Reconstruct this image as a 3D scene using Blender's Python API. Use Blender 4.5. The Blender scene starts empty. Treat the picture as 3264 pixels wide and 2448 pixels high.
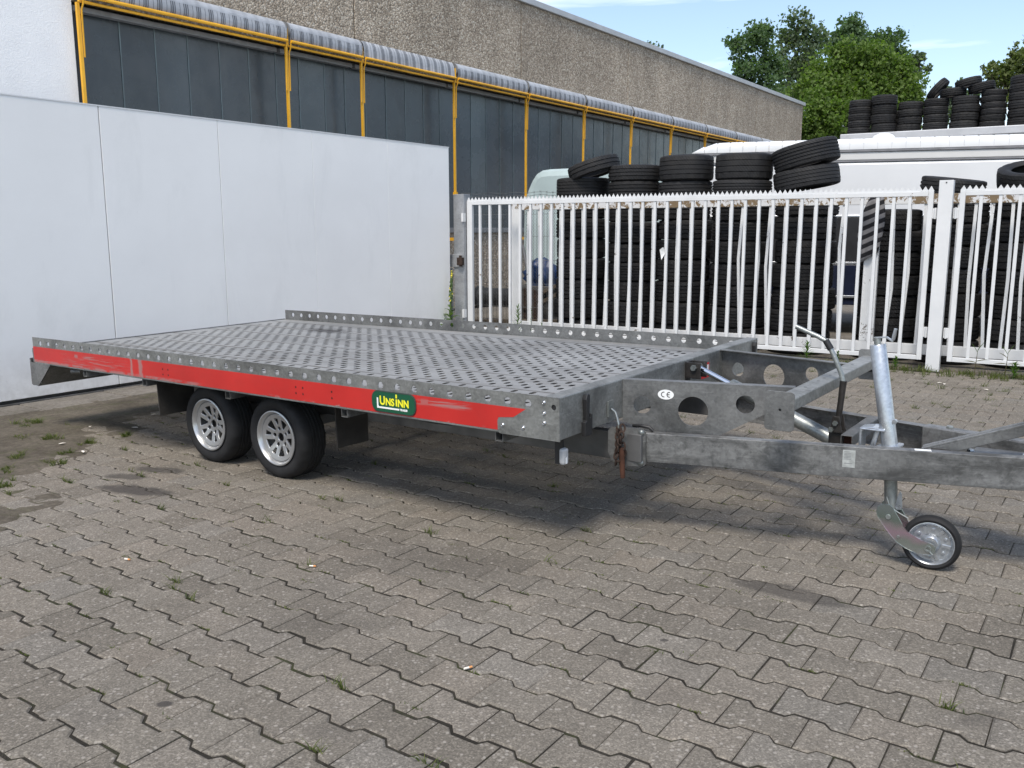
import bpy, bmesh, math, random
import numpy as np
from mathutils import Matrix, Vector
R = math.radians
random.seed(7); rng = np.random.default_rng(7)
S = bpy.context.scene
COL = S.collection

# ------------------------------------------------------------------ camera
CAM_H, PITCH, ROLL = 1.5411, 0.1708, -0.0014
cam = bpy.data.cameras.new('camera'); cam_o = bpy.data.objects.new('camera', cam); COL.objects.link(cam_o)
cam.sensor_width = 36; cam.lens = 36*2833.06/3264; cam.clip_start = .05; cam.clip_end = 2000
_r = Vector((1,0,0)); _u = Vector((0,math.sin(PITCH),math.cos(PITCH))); _f = Vector((0,math.cos(PITCH),-math.sin(PITCH)))
_r2 = _r*math.cos(ROLL)+_u*math.sin(ROLL); _u2 = -_r*math.sin(ROLL)+_u*math.cos(ROLL)
cam_o.matrix_world = Matrix(((_r2.x,_u2.x,-_f.x,0),(_r2.y,_u2.y,-_f.y,0),(_r2.z,_u2.z,-_f.z,CAM_H),(0,0,0,1)))
S.camera = cam_o

# ------------------------------------------------------------------ world, sun, exposure
SUN_TRAVEL = Vector((.187,.604,-1)).normalized()
SUN_EL = math.asin(-SUN_TRAVEL.z); SUN_AZ = math.atan2(-SUN_TRAVEL.x,-SUN_TRAVEL.y)
SKY_STRENGTH, SUN_STRENGTH, SUN_ANGLE, EXPOSURE = .094, 1.6, 17.0, 1.15
W = bpy.data.worlds.new('World'); S.world = W; W.use_nodes = True
wn_ = W.node_tree; wn_.nodes.clear()
def WN(t): return wn_.nodes.new(t)
sky = WN('ShaderNodeTexSky'); sky.sky_type = 'NISHITA'; sky.sun_disc = False
sky.sun_elevation = SUN_EL; sky.sun_rotation = SUN_AZ % (2*math.pi); sky.air_density = 1.0; sky.dust_density = .9; sky.ozone_density = 1.2
bg = WN('ShaderNodeBackground'); bg.inputs['Strength'].default_value = SKY_STRENGTH
wo = WN('ShaderNodeOutputWorld')
# thin high cloud and low cumulus, all round the sky
tc = WN('ShaderNodeTexCoord'); sep = WN('ShaderNodeSeparateXYZ'); wn_.links.new(tc.outputs['Generated'], sep.inputs[0])
mx = WN('ShaderNodeMath'); mx.operation='MAXIMUM'; mx.inputs[1].default_value=.06; wn_.links.new(sep.outputs['Z'], mx.inputs[0])
cmb = WN('ShaderNodeCombineXYZ')
for i,k in enumerate('XY'):
    d = WN('ShaderNodeMath'); d.operation='DIVIDE'; wn_.links.new(sep.outputs[k], d.inputs[0]); wn_.links.new(mx.outputs[0], d.inputs[1]); wn_.links.new(d.outputs[0], cmb.inputs[i])
n1 = WN('ShaderNodeTexNoise'); n1.inputs['Scale'].default_value=.42; n1.inputs['Detail'].default_value=7; n1.inputs['Roughness'].default_value=.56; n1.inputs['Distortion'].default_value=.35
off = WN('ShaderNodeVectorMath'); off.operation='ADD'; off.inputs[1].default_value=(15.5,3.3,0); wn_.links.new(cmb.outputs[0], off.inputs[0]); wn_.links.new(off.outputs[0], n1.inputs['Vector'])
r1 = WN('ShaderNodeValToRGB'); r1.color_ramp.elements[0].position=.50; r1.color_ramp.elements[1].position=.68; wn_.links.new(n1.outputs['Fac'], r1.inputs[0])
m1 = WN('ShaderNodeMixRGB'); m1.inputs[2].default_value=(9,9.1,9.3,1); wn_.links.new(sky.outputs[0], m1.inputs[1])
mm = WN('ShaderNodeMath'); mm.operation='MULTIPLY_ADD'; mm.inputs[1].default_value=.9; mm.inputs[2].default_value=.04; wn_.links.new(r1.outputs[0], mm.inputs[0]); wn_.links.new(mm.outputs[0], m1.inputs[0])
wn_.links.new(m1.outputs[0], bg.inputs['Color']); wn_.links.new(bg.outputs[0], wo.inputs['Surface'])

sun = bpy.data.lights.new('sun','SUN'); sun.energy = SUN_STRENGTH; sun.angle = R(SUN_ANGLE); sun.color = (1,.925,.82)
sun_o = bpy.data.objects.new('sun', sun); COL.objects.link(sun_o); sun_o.rotation_euler = SUN_TRAVEL.to_track_quat('-Z','Y').to_euler(); sun_o.location=(0,-5,20)
vs = S.view_settings; vs.view_transform='Standard'; vs.look='None'; vs.exposure=EXPOSURE; vs.gamma=1; vs.use_curve_mapping=False
S.cycles.max_bounces = 6; S.cycles.transparent_max_bounces = 6

# ------------------------------------------------------------------ frames (x along, y away from the viewer, z up)
def frame(o, yaw): return Matrix.Translation(Vector((o[0],o[1],0))) @ Matrix.Rotation(yaw,4,'Z')
MI = Matrix.Identity(4)
MG = frame((4.7048,9.8291), -.5435)                      # gate line
MW = frame((-3.8861,8.6746), .9627)                      # white panel wall
_wn = Vector((-math.sin(.9627), math.cos(.9627)))
MB_ = frame((-3.8861+3*_wn.x, 8.6746+3*_wn.y), .9627)     # hall facade
MC = frame((5.3,13.2), -.30)                             # camper
MT = Matrix.Translation((-3.63,6.7903,.6915)) @ Matrix.Rotation(-.6223,4,'Z') @ Matrix.Rotation(-.0095,4,'Y') @ Matrix.Rotation(.012,4,'X')   # trailer

# ------------------------------------------------------------------ mesh helpers
class MB:
    def __init__(s): s.v=[]; s.f=[]; s.m=[]
    def add(s, vs, fs, m=0):
        n=len(s.v); s.v += [tuple(v) for v in vs]; s.f += [tuple(i+n for i in f) for f in fs]; s.m += [m]*len(fs); return s
    def box(s, x0,x1,y0,y1,z0,z1, m=0):
        return s.add([(x0,y0,z0),(x1,y0,z0),(x1,y1,z0),(x0,y1,z0),(x0,y0,z1),(x1,y0,z1),(x1,y1,z1),(x0,y1,z1)],
                     [(0,3,2,1),(4,5,6,7),(0,1,5,4),(1,2,6,5),(2,3,7,6),(3,0,4,7)], m)
    def bar(s, a, b, w, h, up=(0,0,1), m=0, open_ends=False):
        a=Vector(a); b=Vector(b); d=(b-a).normalized(); up=Vector(up); sd=d.cross(up).normalized(); up=sd.cross(d)
        vs=[]
        for p in (a,b):
            for i,j in ((-1,-1),(1,-1),(1,1),(-1,1)): vs.append(p+sd*(i*w/2)+up*(j*h/2))
        fs=[(0,1,5,4),(1,2,6,5),(2,3,7,6),(3,0,4,7)]
        if not open_ends: fs += [(3,2,1,0),(4,5,6,7)]
        return s.add(vs,fs,m)
    def tube(s, pts, r, n=10, caps=True, m=0):
        pts=[Vector(p) for p in pts]; k=len(pts); rs=r if isinstance(r,(list,tuple)) else [r]*k
        up=None; rings=[]
        for i,p in enumerate(pts):
            d=(pts[min(i+1,k-1)]-pts[max(i-1,0)]).normalized()
            if up is None:
                up=Vector((0,0,1)) if abs(d.z)<.9 else Vector((1,0,0))
            sd=d.cross(up).normalized(); up=sd.cross(d).normalized()
            rings.append([p+sd*(rs[i]*math.cos(2*math.pi*j/n))+up*(rs[i]*math.sin(2*math.pi*j/n)) for j in range(n)])
        vs=[v for g in rings for v in g]; fs=[]
        for i in range(k-1):
            for j in range(n): fs.append((i*n+j,i*n+(j+1)%n,(i+1)*n+(j+1)%n,(i+1)*n+j))
        if caps: fs += [tuple(range(n))[::-1], tuple((k-1)*n+j for j in range(n))]
        return s.add(vs,fs,m)
    def lathe(s, prof, o, ax, n=32, m=0, closed=False, a0=0):
        o=Vector(o); ax=Vector(ax).normalized(); t=Vector((0,0,1)) if abs(ax.z)<.9 else Vector((1,0,0)); e1=t.cross(ax).normalized(); e2=ax.cross(e1)
        vs=[]; k=len(prof)
        for j in range(n):
            a=2*math.pi*j/n+a0; d=e1*math.cos(a)+e2*math.sin(a)
            for r,h in prof: vs.append(o+d*r+ax*h)
        fs=[]
        for j in range(n):
            q=(j+1)%n
            for i in range(k if closed else k-1):
                i2=(i+1)%k; fs.append((j*k+i,q*k+i,q*k+i2,j*k+i2))
        return s.add(vs,fs,m)
    def prism(s, poly, o, ux, uy, t, m=0):
        o=Vector(o); ux=Vector(ux); uy=Vector(uy); un=ux.cross(uy).normalized(); n=len(poly)
        A=[o+ux*p[0]+uy*p[1] for p in poly]; B=[a+un*t for a in A]
        return s.add(A+B,[tuple(range(n))[::-1],tuple(range(n,2*n))]+[(i,(i+1)%n,n+(i+1)%n,n+i) for i in range(n)],m)
    def plate(s, outer, holes, o, ux, uy, t, m=0, warp=None):
        """flat plate with real holes: outline and hole loops in 2D, thickness t along ux x uy"""
        bm=bmesh.new(); edges=[]; loops=[]
        for lp in [outer]+holes:
            vs=[bm.verts.new((p[0],p[1],0)) for p in lp]; loops.append(vs)
            for i in range(len(vs)): edges.append(bm.edges.new((vs[i],vs[(i+1)%len(vs)])))
        bmesh.ops.triangle_fill(bm, edges=edges, use_beauty=True, normal=(0,0,1))
        bm.verts.index_update(); pts=[v.co.copy() for v in bm.verts]; tri=[tuple(v.index for v in f.verts) for f in bm.faces]
        li=[[v.index for v in lp] for lp in loops]; bm.free()
        o=Vector(o); ux=Vector(ux); uy=Vector(uy); un=ux.cross(uy).normalized(); n=len(pts)
        wz=(lambda p: warp(p.x,p.y)) if warp else (lambda p:0)
        A=[o+ux*p.x+uy*p.y+un*wz(p) for p in pts]; B=[a+un*t for a in A]
        fs=[f[::-1] for f in tri]+[tuple(i+n for i in f) for f in tri]
        for k,l in enumerate(li):
            for i in range(len(l)):
                a,b=l[i],l[(i+1)%len(l)]; fs.append((a,b,b+n,a+n) if k==0 else (b,a,a+n,b+n))
        return s.add(A+B,fs,m)
    def cell(s, x0,x1,y0,y1, hole, o, ux, uy, t, back=True, m=0, cx=None, cy=None):
        """rectangle x0..x1,y0..y1 with one hole; hole(angle)->radius, about cx,cy"""
        cx=(x0+x1)/2 if cx is None else cx; cy=(y0+y1)/2 if cy is None else cy
        an=[2*math.pi*i/12 for i in range(12)]+[math.atan2(yy-cy,xx-cx)%(2*math.pi) for xx in (x0,x1) for yy in (y0,y1)]
        an=sorted(set(round(a,5) for a in an)); n=len(an); inn=[]; out=[]
        for a in an:
            c,sn=math.cos(a),math.sin(a); r=hole(a); inn.append((cx+c*r,cy+sn*r))
            tx=((x1-cx)/c if c>1e-9 else (x0-cx)/c if c<-1e-9 else 1e9); ty=((y1-cy)/sn if sn>1e-9 else (y0-cy)/sn if sn<-1e-9 else 1e9)
            q=min(tx,ty); out.append((cx+c*q,cy+sn*q))
        o=Vector(o); ux=Vector(ux); uy=Vector(uy); un=ux.cross(uy).normalized()
        P=lambda p,k:o+ux*p[0]+uy*p[1]+un*k
        vs=[P(p,t) for p in out]+[P(p,t) for p in inn]+[P(p,0) for p in inn]+[P(p,0) for p in out]
        fs=[]
        for i in range(n):
            j=(i+1)%n; fs.append((i,j,n+j,n+i)); fs.append((n+i,n+j,2*n+j,2*n+i))
            if back: fs.append((2*n+i,2*n+j,3*n+j,3*n+i))
        return s.add(vs,fs,m)

BASE={}
def make(name, mb, mat, parent=None, M=MI, base=(0,0,0), smooth=None, bev=0, kind=None):
    base=BASE[parent.name] if parent is not None else Vector(base)
    me=bpy.data.meshes.new(name); me.from_pydata([(v[0]-base[0],v[1]-base[1],v[2]-base[2]) for v in mb.v],[],mb.f)
    mats=mat if isinstance(mat,(list,tuple)) else [mat]
    for k in mats: me.materials.append(k)
    if len(mats)>1: me.polygons.foreach_set('material_index', mb.m)
    me.validate(); me.update()
    if smooth is not None:
        me.shade_smooth(); me.set_sharp_from_angle(angle=R(smooth))
    o=bpy.data.objects.new(name,me); COL.objects.link(o)
    if parent is not None: o.parent=parent
    else: o.matrix_world = M @ Matrix.Translation(base)
    BASE[o.name]=base
    if bev:
        b=o.modifiers.new('bevel','BEVEL'); b.width=bev; b.segments=2; b.limit_method='ANGLE'; b.angle_limit=R(40)
    if kind: o['kind']=kind
    return o
def tag(o, label, cat, group=None):
    o['label']=label; o['category']=cat
    if group: o['group']=group
    return o
def thing(name, label, cat, M=MI, base=(0,0,0), group=None):
    o=bpy.data.objects.new(name,None); o.empty_display_size=.1; COL.objects.link(o); o.matrix_world=M@Matrix.Translation(Vector(base)); BASE[o.name]=Vector(base)
    return tag(o,label,cat,group)
def copy_tree(o, parent=None):
    c=o.copy(); COL.objects.link(c); BASE[c.name]=BASE.get(o.name,Vector())
    if parent is not None: c.parent=parent
    for ch in list(o.children): copy_tree(ch,c)
    return c

# ------------------------------------------------------------------ material helpers
class NT:
    def __init__(s,name):
        s.mat=bpy.data.materials.new(name); s.mat.use_nodes=True; s.t=s.mat.node_tree; s.p=s.t.nodes['Principled BSDF']; s.out=s.t.nodes['Material Output']
    def n(s,typ,ins=None,**props):
        k=s.t.nodes.new('ShaderNode'+typ)
        for a,b in props.items(): setattr(k,a,b)
        for a,b in (ins or {}).items(): s.set(k.inputs[a],b)
        return k
    def set(s,sock,val):
        if isinstance(val,bpy.types.NodeSocket): s.t.links.new(val,sock)
        elif isinstance(val,bpy.types.Node): s.t.links.new(val.outputs[0],sock)
        else:
            if hasattr(sock.default_value,'__len__') and not hasattr(val,'__len__'): val=[val]*len(sock.default_value)
            if hasattr(sock.default_value,'__len__') and len(sock.default_value)==4 and len(val)==3: val=(*val,1)
            sock.default_value=val
    def b(s,**k):
        for a,v in k.items(): s.set(s.p.inputs[a.replace('_',' ')],v)
        return s
    def obj(s): return s.n('TexCoord').outputs['Object']
    def pos(s): return s.n('NewGeometry').outputs['Position']
    def noise(s,scale,detail=4,rough=.55,vec=None,dist=0,out='Fac'):
        k=s.n('TexNoise',{'Scale':scale,'Detail':detail,'Roughness':rough,'Distortion':dist})
        s.set(k.inputs['Vector'], vec if vec is not None else s.obj()); return k.outputs[out]
    def ramp(s,fac,stops,interp='LINEAR'):
        k=s.n('ValToRGB'); s.set(k.inputs[0],fac); e=k.color_ramp.elements; k.color_ramp.interpolation=interp
        while len(e)<len(stops): e.new(.5)
        for i,(p,c) in enumerate(stops):
            e[i].position=p; e[i].color=(*c,1) if hasattr(c,'__len__') else (c,c,c,1)
        return k.outputs[0]
    def mix(s,fac,a,b,mode='MIX'):
        k=s.n('MixRGB',blend_type=mode); s.set(k.inputs[0],fac); s.set(k.inputs[1],a); s.set(k.inputs[2],b); return k.outputs[0]
    def math(s,op,a,b=0,c=None,clamp=False):
        k=s.n('Math',operation=op,use_clamp=clamp); s.set(k.inputs[0],a); s.set(k.inputs[1],b)
        if c is not None: s.set(k.inputs[2],c)
        return k.outputs[0]
    def bump(s,h,strength=.3,dist=.01):
        k=s.n('Bump',{'Strength':strength,'Distance':dist,'Height':h}); s.set(s.p.inputs['Normal'],k.outputs[0]); return s
    def stretch(s,vec,sc,loc=(0,0,0),rot=(0,0,0)):
        k=s.n('Mapping',{'Scale':sc,'Location':loc,'Rotation':rot}); s.set(k.inputs['Vector'],vec); return k.outputs[0]

def plain(name,c,rough=.5,metal=0,var=.12,scale=6,spec=.5,bump=0):
    t=NT(name); n=t.noise(scale,5); lo=tuple(x*(1-var) for x in c); hi=tuple(min(1,x*(1+var)) for x in c)
    t.b(Base_Color=t.ramp(n,[(.3,lo),(.7,hi)]),Roughness=rough,Metallic=metal,Specular_IOR_Level=spec)
    if bump: t.bump(t.noise(scale*12,3),bump,.004)
    return t.mat
# ------------------------------------------------------------------ materials
M_={}
def galv(name, lo, hi, metal=.55, rough=(.42,.6), stain=.5, streak=False):
    t=NT(name); o=t.obj()
    a=t.noise(3.2,6,.62,o); b=t.noise(38,3,.5,o); v=t.n('TexVoronoi',{'Scale':85,'Vector':o}).outputs['Color']
    base=t.ramp(a,[(.30,lo),(.72,hi)])
    sp=t.n('SeparateColor',{0:v}).outputs[0]
    base=t.mix(.18,base,t.ramp(sp,[(0,tuple(x*.5 for x in lo)),(1,tuple(min(1,x*1.3) for x in hi))]))
    st=t.ramp(t.noise(1.7,8,.7,t.stretch(o,(1,1,1.6) if not streak else (1.2,1,5)),.6),[(.46,0),(.66,1)])
    base=t.mix(t.math('MULTIPLY',st,stain),base,tuple(x*.36 for x in lo))
    base=t.mix(t.math('MULTIPLY',t.ramp(b,[(.55,0),(.75,1)]),.25),base,tuple(x*.5 for x in lo))
    if streak:
        spk=t.ramp(t.noise(19,5,.7,o,.4),[(.50,0),(.66,1)]); base=t.mix(t.math('MULTIPLY',spk,.6),base,tuple(x*.42 for x in lo))
    sc=t.ramp(t.noise(1,4,.6,t.stretch(o,(5,5,190),rot=(.02,.05,0))),[(.63,0),(.68,1)]); base=t.mix(t.math('MULTIPLY',sc,.30),base,tuple(min(1,x*1.35) for x in hi))
    t.b(Base_Color=base,Metallic=metal,Roughness=t.ramp(t.noise(11,4,.6,o),[(.3,rough[0]),(.7,rough[1])]))
    t.bump(b,.06,.003); return t.mat
M_['galv']=galv('galvanised_steel',(.17,.172,.163),(.36,.365,.35),stain=.65)
M_['galv_dark']=galv('weathered_steel',(.12,.122,.12),(.27,.272,.268),stain=.75)
M_['galv_beam']=galv('stained_beam_steel',(.16,.162,.16),(.32,.322,.318),stain=.8,streak=True)
def deckmat():
    t=NT('deck_steel'); o=t.obj()
    a=t.noise(1.4,6,.6,o); fine=t.noise(24,4,.6,o)
    base=t.ramp(a,[(.28,(.24,.239,.232)),(.5,(.33,.329,.32)),(.75,(.41,.409,.395))])
    along=t.noise(2.2,6,.65,t.stretch(o,(.35,5,1)))
    base=t.mix(t.math('MULTIPLY',t.ramp(along,[(.5,0),(.72,1)]),.55),base,(.20,.185,.165))
    base=t.mix(t.math('MULTIPLY',t.ramp(fine,[(.5,0),(.75,1)]),.25),base,(.24,.23,.22))
    yy=t.n('SeparateXYZ',{0:o}).outputs[1]; f=t.math('FRACT',t.math('DIVIDE',t.math('ADD',yy,1.11),.362)); dd=t.math('MULTIPLY',t.math('MINIMUM',f,t.math('SUBTRACT',1,f)),.362)
    base=t.mix(t.math('MULTIPLY',t.ramp(dd,[(.004,1),(.022,0)]),t.ramp(t.noise(1.6,5,.65,t.stretch(o,(1,.1,1))),[(.35,.25),(.65,.9)])),base,(.10,.085,.072))
    # one oil patch near the rear
    m=t.stretch(o,(1/.34,1/.17,0),loc=(-(1.05-2.2)/.34,-(1.98-1.25)/.17,0)); L=t.n('VectorMath',{0:m},operation='LENGTH').outputs['Value']
    L=t.math('ADD',L,t.math('MULTIPLY',t.math('SUBTRACT',t.noise(9,5,.7,o),.5),2.2))
    base=t.mix(t.ramp(L,[(.35,.9),(1.0,0)]),base,(.055,.05,.048))
    t.b(Base_Color=base,Metallic=.45,Roughness=t.ramp(fine,[(.3,.4),(.7,.58)])); t.bump(fine,.05,.003); return t.mat
M_['deck']=deckmat()
def redmat():
    t=NT('red_foil'); o=t.obj()
    c=t.ramp(t.noise(2.5,4,.5,o),[(.3,(.46,.021,.018)),(.7,(.55,.030,.024))])
    sx=t.n('SeparateXYZ',{0:o}); X=sx.outputs[0]; Z=sx.outputs[2]
    # scuffs: long thin scratches at the rear third, patches where stickers came off, chipped lower edge
    sc=t.noise(1.0,5,.7,t.stretch(o,(3.0,1,75)),.25)
    def box(x0,x1,z0,z1,soft=.02):
        a=t.n('MapRange',{'Value':X,1:x0-soft,2:x0+soft},clamp=True).outputs[0]; b=t.n('MapRange',{'Value':X,1:x1+soft,2:x1-soft},clamp=True).outputs[0]
        e=t.n('MapRange',{'Value':Z,1:z0-.006,2:z0+.006},clamp=True).outputs[0]; f=t.n('MapRange',{'Value':Z,1:z1+.006,2:z1-.006},clamp=True).outputs[0]
        return t.math('MULTIPLY',t.math('MULTIPLY',a,b),t.math('MULTIPLY',e,f))
    zb=.735
    scr=t.ramp(sc,[(.52,0),(.60,1)])
    k=t.math('MULTIPLY',box(.42-2.2,1.12-2.2,-.125+zb,-.05+zb,.15),scr)
    k=t.math('MAXIMUM',k,t.math('MULTIPLY',box(3.86-2.2,4.2-2.2,-.075+zb,-.04+zb,.03),t.ramp(sc,[(.46,0),(.54,1)])))
    edge=t.noise(9,5,.7,t.stretch(o,(1,1,3)))
    k=t.math('MAXIMUM',k,t.math('MULTIPLY',box(-.2-2.2,2.0-2.2,-.16+zb,-.131+zb,.1),t.ramp(edge,[(.40,0),(.52,1)])))
    k=t.math('MAXIMUM',k,t.math('MULTIPLY',box(2.0-2.2,4.4-2.2,-.16+zb,-.140+zb,.1),t.ramp(edge,[(.57,0),(.63,1)])))
    wob=t.math('MULTIPLY',t.math('SUBTRACT',t.noise(14,3,.6,o),.5),.06); 
    for xc,w in ((1.235,.016),(1.345,.02)):
        dd=t.math('ABSOLUTE',t.math('SUBTRACT',t.math('ADD',X,wob),xc-2.2)); k=t.math('MAXIMUM',k,t.ramp(dd,[(w*.7,1),(w*1.1,0)]))
    k=t.math('MAXIMUM',k,t.math('MULTIPLY',box(.49-2.2,.535-2.2,-.075+zb,-.052+zb,.003),.9))
    k=t.math('MAXIMUM',k,t.math('MULTIPLY',box(3.885-2.2,3.935-2.2,-.072+zb,-.045+zb,.003),.6))
    # four-hole drillings
    for xc in (1.60,1.66,2.92,2.98,3.22):
        for zc in (-.072,-.108):
            a=t.math('SUBTRACT',X,xc-2.2); bq=t.math('SUBTRACT',Z,zc+zb); dd=t.math('SQRT',t.math('ADD',t.math('MULTIPLY',a,a),t.math('MULTIPLY',bq,bq)))
            c=t.mix(t.ramp(dd,[(.006,1),(.008,0)]),c,(.01,.008,.008))
    grime=t.ramp(t.noise(5,6,.65,t.stretch(o,(1,1,2))),[(.5,0),(.8,.45)])
    c=t.mix(t.math('MULTIPLY',grime,.35),c,(.20,.05,.04))
    c=t.mix(t.math('MULTIPLY',k,.62),c,(.28,.25,.24))
    c=t.mix(1,c,t.ramp(t.noise(.9,6,.65,t.stretch(o,(1,1,.6))),[(.3,.80),(.7,1.05)]),'MULTIPLY')
    t.b(Base_Color=c,Roughness=.42,Specular_IOR_Level=.4); t.bump(t.noise(120,2,.5,o),.03,.002); return t.mat
M_['red']=redmat()
def paver():
    t=NT('concrete_paver'); p=t.pos()
    rnd=t.math('FRACT',t.math('ADD',t.n('ObjectInfo').outputs['Random'],t.n('NewGeometry').outputs['Random Per Island']))
    base=t.ramp(rnd,[(0,(.146,.130,.107)),(.25,(.168,.150,.124)),(.55,(.178,.160,.133)),(.78,(.188,.165,.135)),(.9,(.168,.154,.132)),(1,(.198,.178,.149))])
    big=t.noise(.55,5,.6,p); base=t.mix(1,base,t.ramp(big,[(.25,.80),(.7,1.12)]),'MULTIPLY')
    mid=t.noise(7,5,.65,p); base=t.mix(1,base,t.ramp(mid,[(.25,.86),(.75,1.12)]),'MULTIPLY')
    v=t.n('TexVoronoi',{'Scale':190,'Vector':p}); cc=t.n('SeparateColor',{0:v.outputs['Color']})
    base=t.mix(.5,base,t.mix(1,base,t.ramp(cc.outputs[0],[(0,.42),(.35,.8),(.7,1.15),(.95,1.75),(1,2.2)]),'MULTIPLY'))
    v2=t.n('TexVoronoi',{'Scale':60,'Vector':p}); c2=t.n('SeparateColor',{0:v2.outputs['Color']})
    base=t.mix(t.math('MULTIPLY',t.ramp(c2.outputs[1],[(.80,0),(.82,1)]),t.ramp(v2.outputs['Distance'],[(.25,.6),(.45,0)])),base,(.36,.33,.29))
    # old oil spots and damp marks (own shapes)
    def spot(x,y,rx,ry,rot,k,sharp=.35,rag=1.1):
        m=t.n('VectorMath',{0:p,1:(x,y,0)},operation='SUBTRACT').outputs[0]
        m=t.n('VectorRotate',{'Vector':m,'Angle':-rot},rotation_type='Z_AXIS').outputs[0]
        m=t.n('VectorMath',{0:m,1:(1/rx,1/ry,0)},operation='MULTIPLY').outputs[0]
        L=t.n('VectorMath',{0:m},operation='LENGTH').outputs['Value']
        L=t.math('ADD',L,t.math('MULTIPLY',t.math('SUBTRACT',t.noise(6.5,6,.7,p),.5),rag))
        return t.math('MULTIPLY',t.ramp(L,[(1-sharp,1),(1,0)]),k)
    m=spot(-2.28,5.18,.30,.10,-.35,.85)
    for a in ((-2.46,5.48,.17,.07,-.2,.7),(-2.30,5.64,.22,.08,-.3,.75),(-2.62,6.45,.42,.16,-.4,.5),(1.20,3.63,.29,.085,-.58,.62,.3,.5),(-1.15,2.72,.03,.02,0,.9),(.58,3.18,.022,.015,0,.8),(-.35,4.0,.7,.35,-.5,.28,.8),(-.75,3.35,.5,.3,.4,.22,.9),(.5,2.75,.18,.1,.3,.25,.8),(1.5,2.62,.14,.06,.3,.35,.6),(-.55,2.55,.16,.08,-.2,.3,.7)):
        m=t.math('MAXIMUM',m,spot(*a))
    base=t.mix(m,base,(.052,.047,.043))
    # moss and silt gathering near the wall side and along the gate
    sx=t.n('SeparateXYZ',{0:p})
    t.b(Base_Color=base,Roughness=.9,Specular_IOR_Level=.25)
    h=t.math('ADD',t.math('MULTIPLY',cc.outputs[0],.6),t.math('MULTIPLY',t.noise(90,4,.6,p),.8)); t.bump(h,.55,.004); return t.mat
M_['paver']=paver()
def soil(name,c1,c2,c3,green=.0):
    t=NT(name); p=t.pos(); a=t.noise(2.2,7,.65,p); b=t.noise(30,5,.7,p)
    c=t.ramp(a,[(.3,c1),(.5,c2),(.72,c3)]); c=t.mix(1,c,t.ramp(b,[(.25,.6),(.75,1.35)]),'MULTIPLY')
    if green: c=t.mix(t.math('MULTIPLY',t.ramp(t.noise(4.5,6,.7,p),[(.52,0),(.66,1)]),green),c,(.06,.075,.022))
    t.b(Base_Color=c,Roughness=.95,Specular_IOR_Level=.15); t.bump(t.math('ADD',b,t.noise(140,3,.6,p)),.7,.012); return t.mat
M_['joint']=soil('joint_sand',(.022,.020,.016),(.036,.032,.026),(.055,.049,.039),.5)
M_['dirt']=soil('yard_dirt',(.075,.065,.051),(.115,.100,.079),(.16,.14,.112),.35)
M_['ground']=soil('yard_gravel',(.10,.092,.08),(.15,.14,.122),(.2,.185,.165))
def panelmat():
    t=NT('white_sheet'); o=t.obj(); a=t.noise(1.1,6,.62,o); s=t.noise(1.0,6,.7,t.stretch(o,(2.2,1,.7)),.5)
    c=t.ramp(a,[(.3,(.82,.815,.80)),(.7,(.87,.865,.85))]); c=t.mix(t.math('MULTIPLY',t.ramp(s,[(.54,0),(.76,1)]),.20),c,(.52,.52,.51))
    fine=t.noise(26,5,.72,t.stretch(o,(1,1,.45)),.4); c=t.mix(t.math('MULTIPLY',t.ramp(fine,[(.66,0),(.74,1)]),.16),c,(.38,.37,.36))
    z=t.n('SeparateXYZ',{0:o}).outputs[2]
    lowd=t.math('MULTIPLY',t.n('MapRange',{'Value':z,1:.55,2:0.0},clamp=True).outputs[0],t.ramp(t.noise(7,6,.7,o),[(.4,0),(.7,.5)])); c=t.mix(lowd,c,(.42,.40,.37))
    t.b(Base_Color=c,Roughness=.38,Specular_IOR_Level=.45); t.bump(t.noise(1.6,2,.5,o),.05,.02); return t.mat
M_['panel']=panelmat()
def stucco():
    t=NT('white_render'); o=t.obj(); h=t.noise(42,5,.65,t.stretch(o,(1,1,1.8))); t.b(Base_Color=t.ramp(t.noise(2,5,.6,o),[(.3,(.78,.785,.785)),(.7,(.84,.845,.84))]),Roughness=.9,Specular_IOR_Level=.2); t.bump(h,.5,.02); return t.mat
M_['stucco']=stucco()
def pebble():
    t=NT('pebble_dash'); o=t.obj(); v=t.n('TexVoronoi',{'Scale':36,'Vector':o,'Randomness':1}); cc=t.n('SeparateColor',{0:v.outputs['Color']})
    c=t.ramp(cc.outputs[0],[(0,(.25,.205,.156)),(.3,(.345,.285,.218)),(.6,(.45,.378,.294)),(.85,(.55,.475,.378)),(1,(.66,.60,.50))])
    c=t.mix(t.ramp(v.outputs['Distance'],[(.45,0),(.9,.5)]),c,(.18,.15,.12))
    c=t.mix(1,c,t.ramp(t.noise(.5,6,.6,o),[(.3,.82),(.7,1.12)]),'MULTIPLY'); c=t.mix(1,c,t.ramp(t.noise(1.2,5,.6,t.stretch(o,(1.6,1,.25))),[(.35,.85),(.65,1.08)]),'MULTIPLY')
    t.b(Base_Color=c,Roughness=.9,Specular_IOR_Level=.2); t.bump(t.math('SUBTRACT',1,v.outputs['Distance']),.8,.02); return t.mat
M_['pebble']=pebble()
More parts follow.
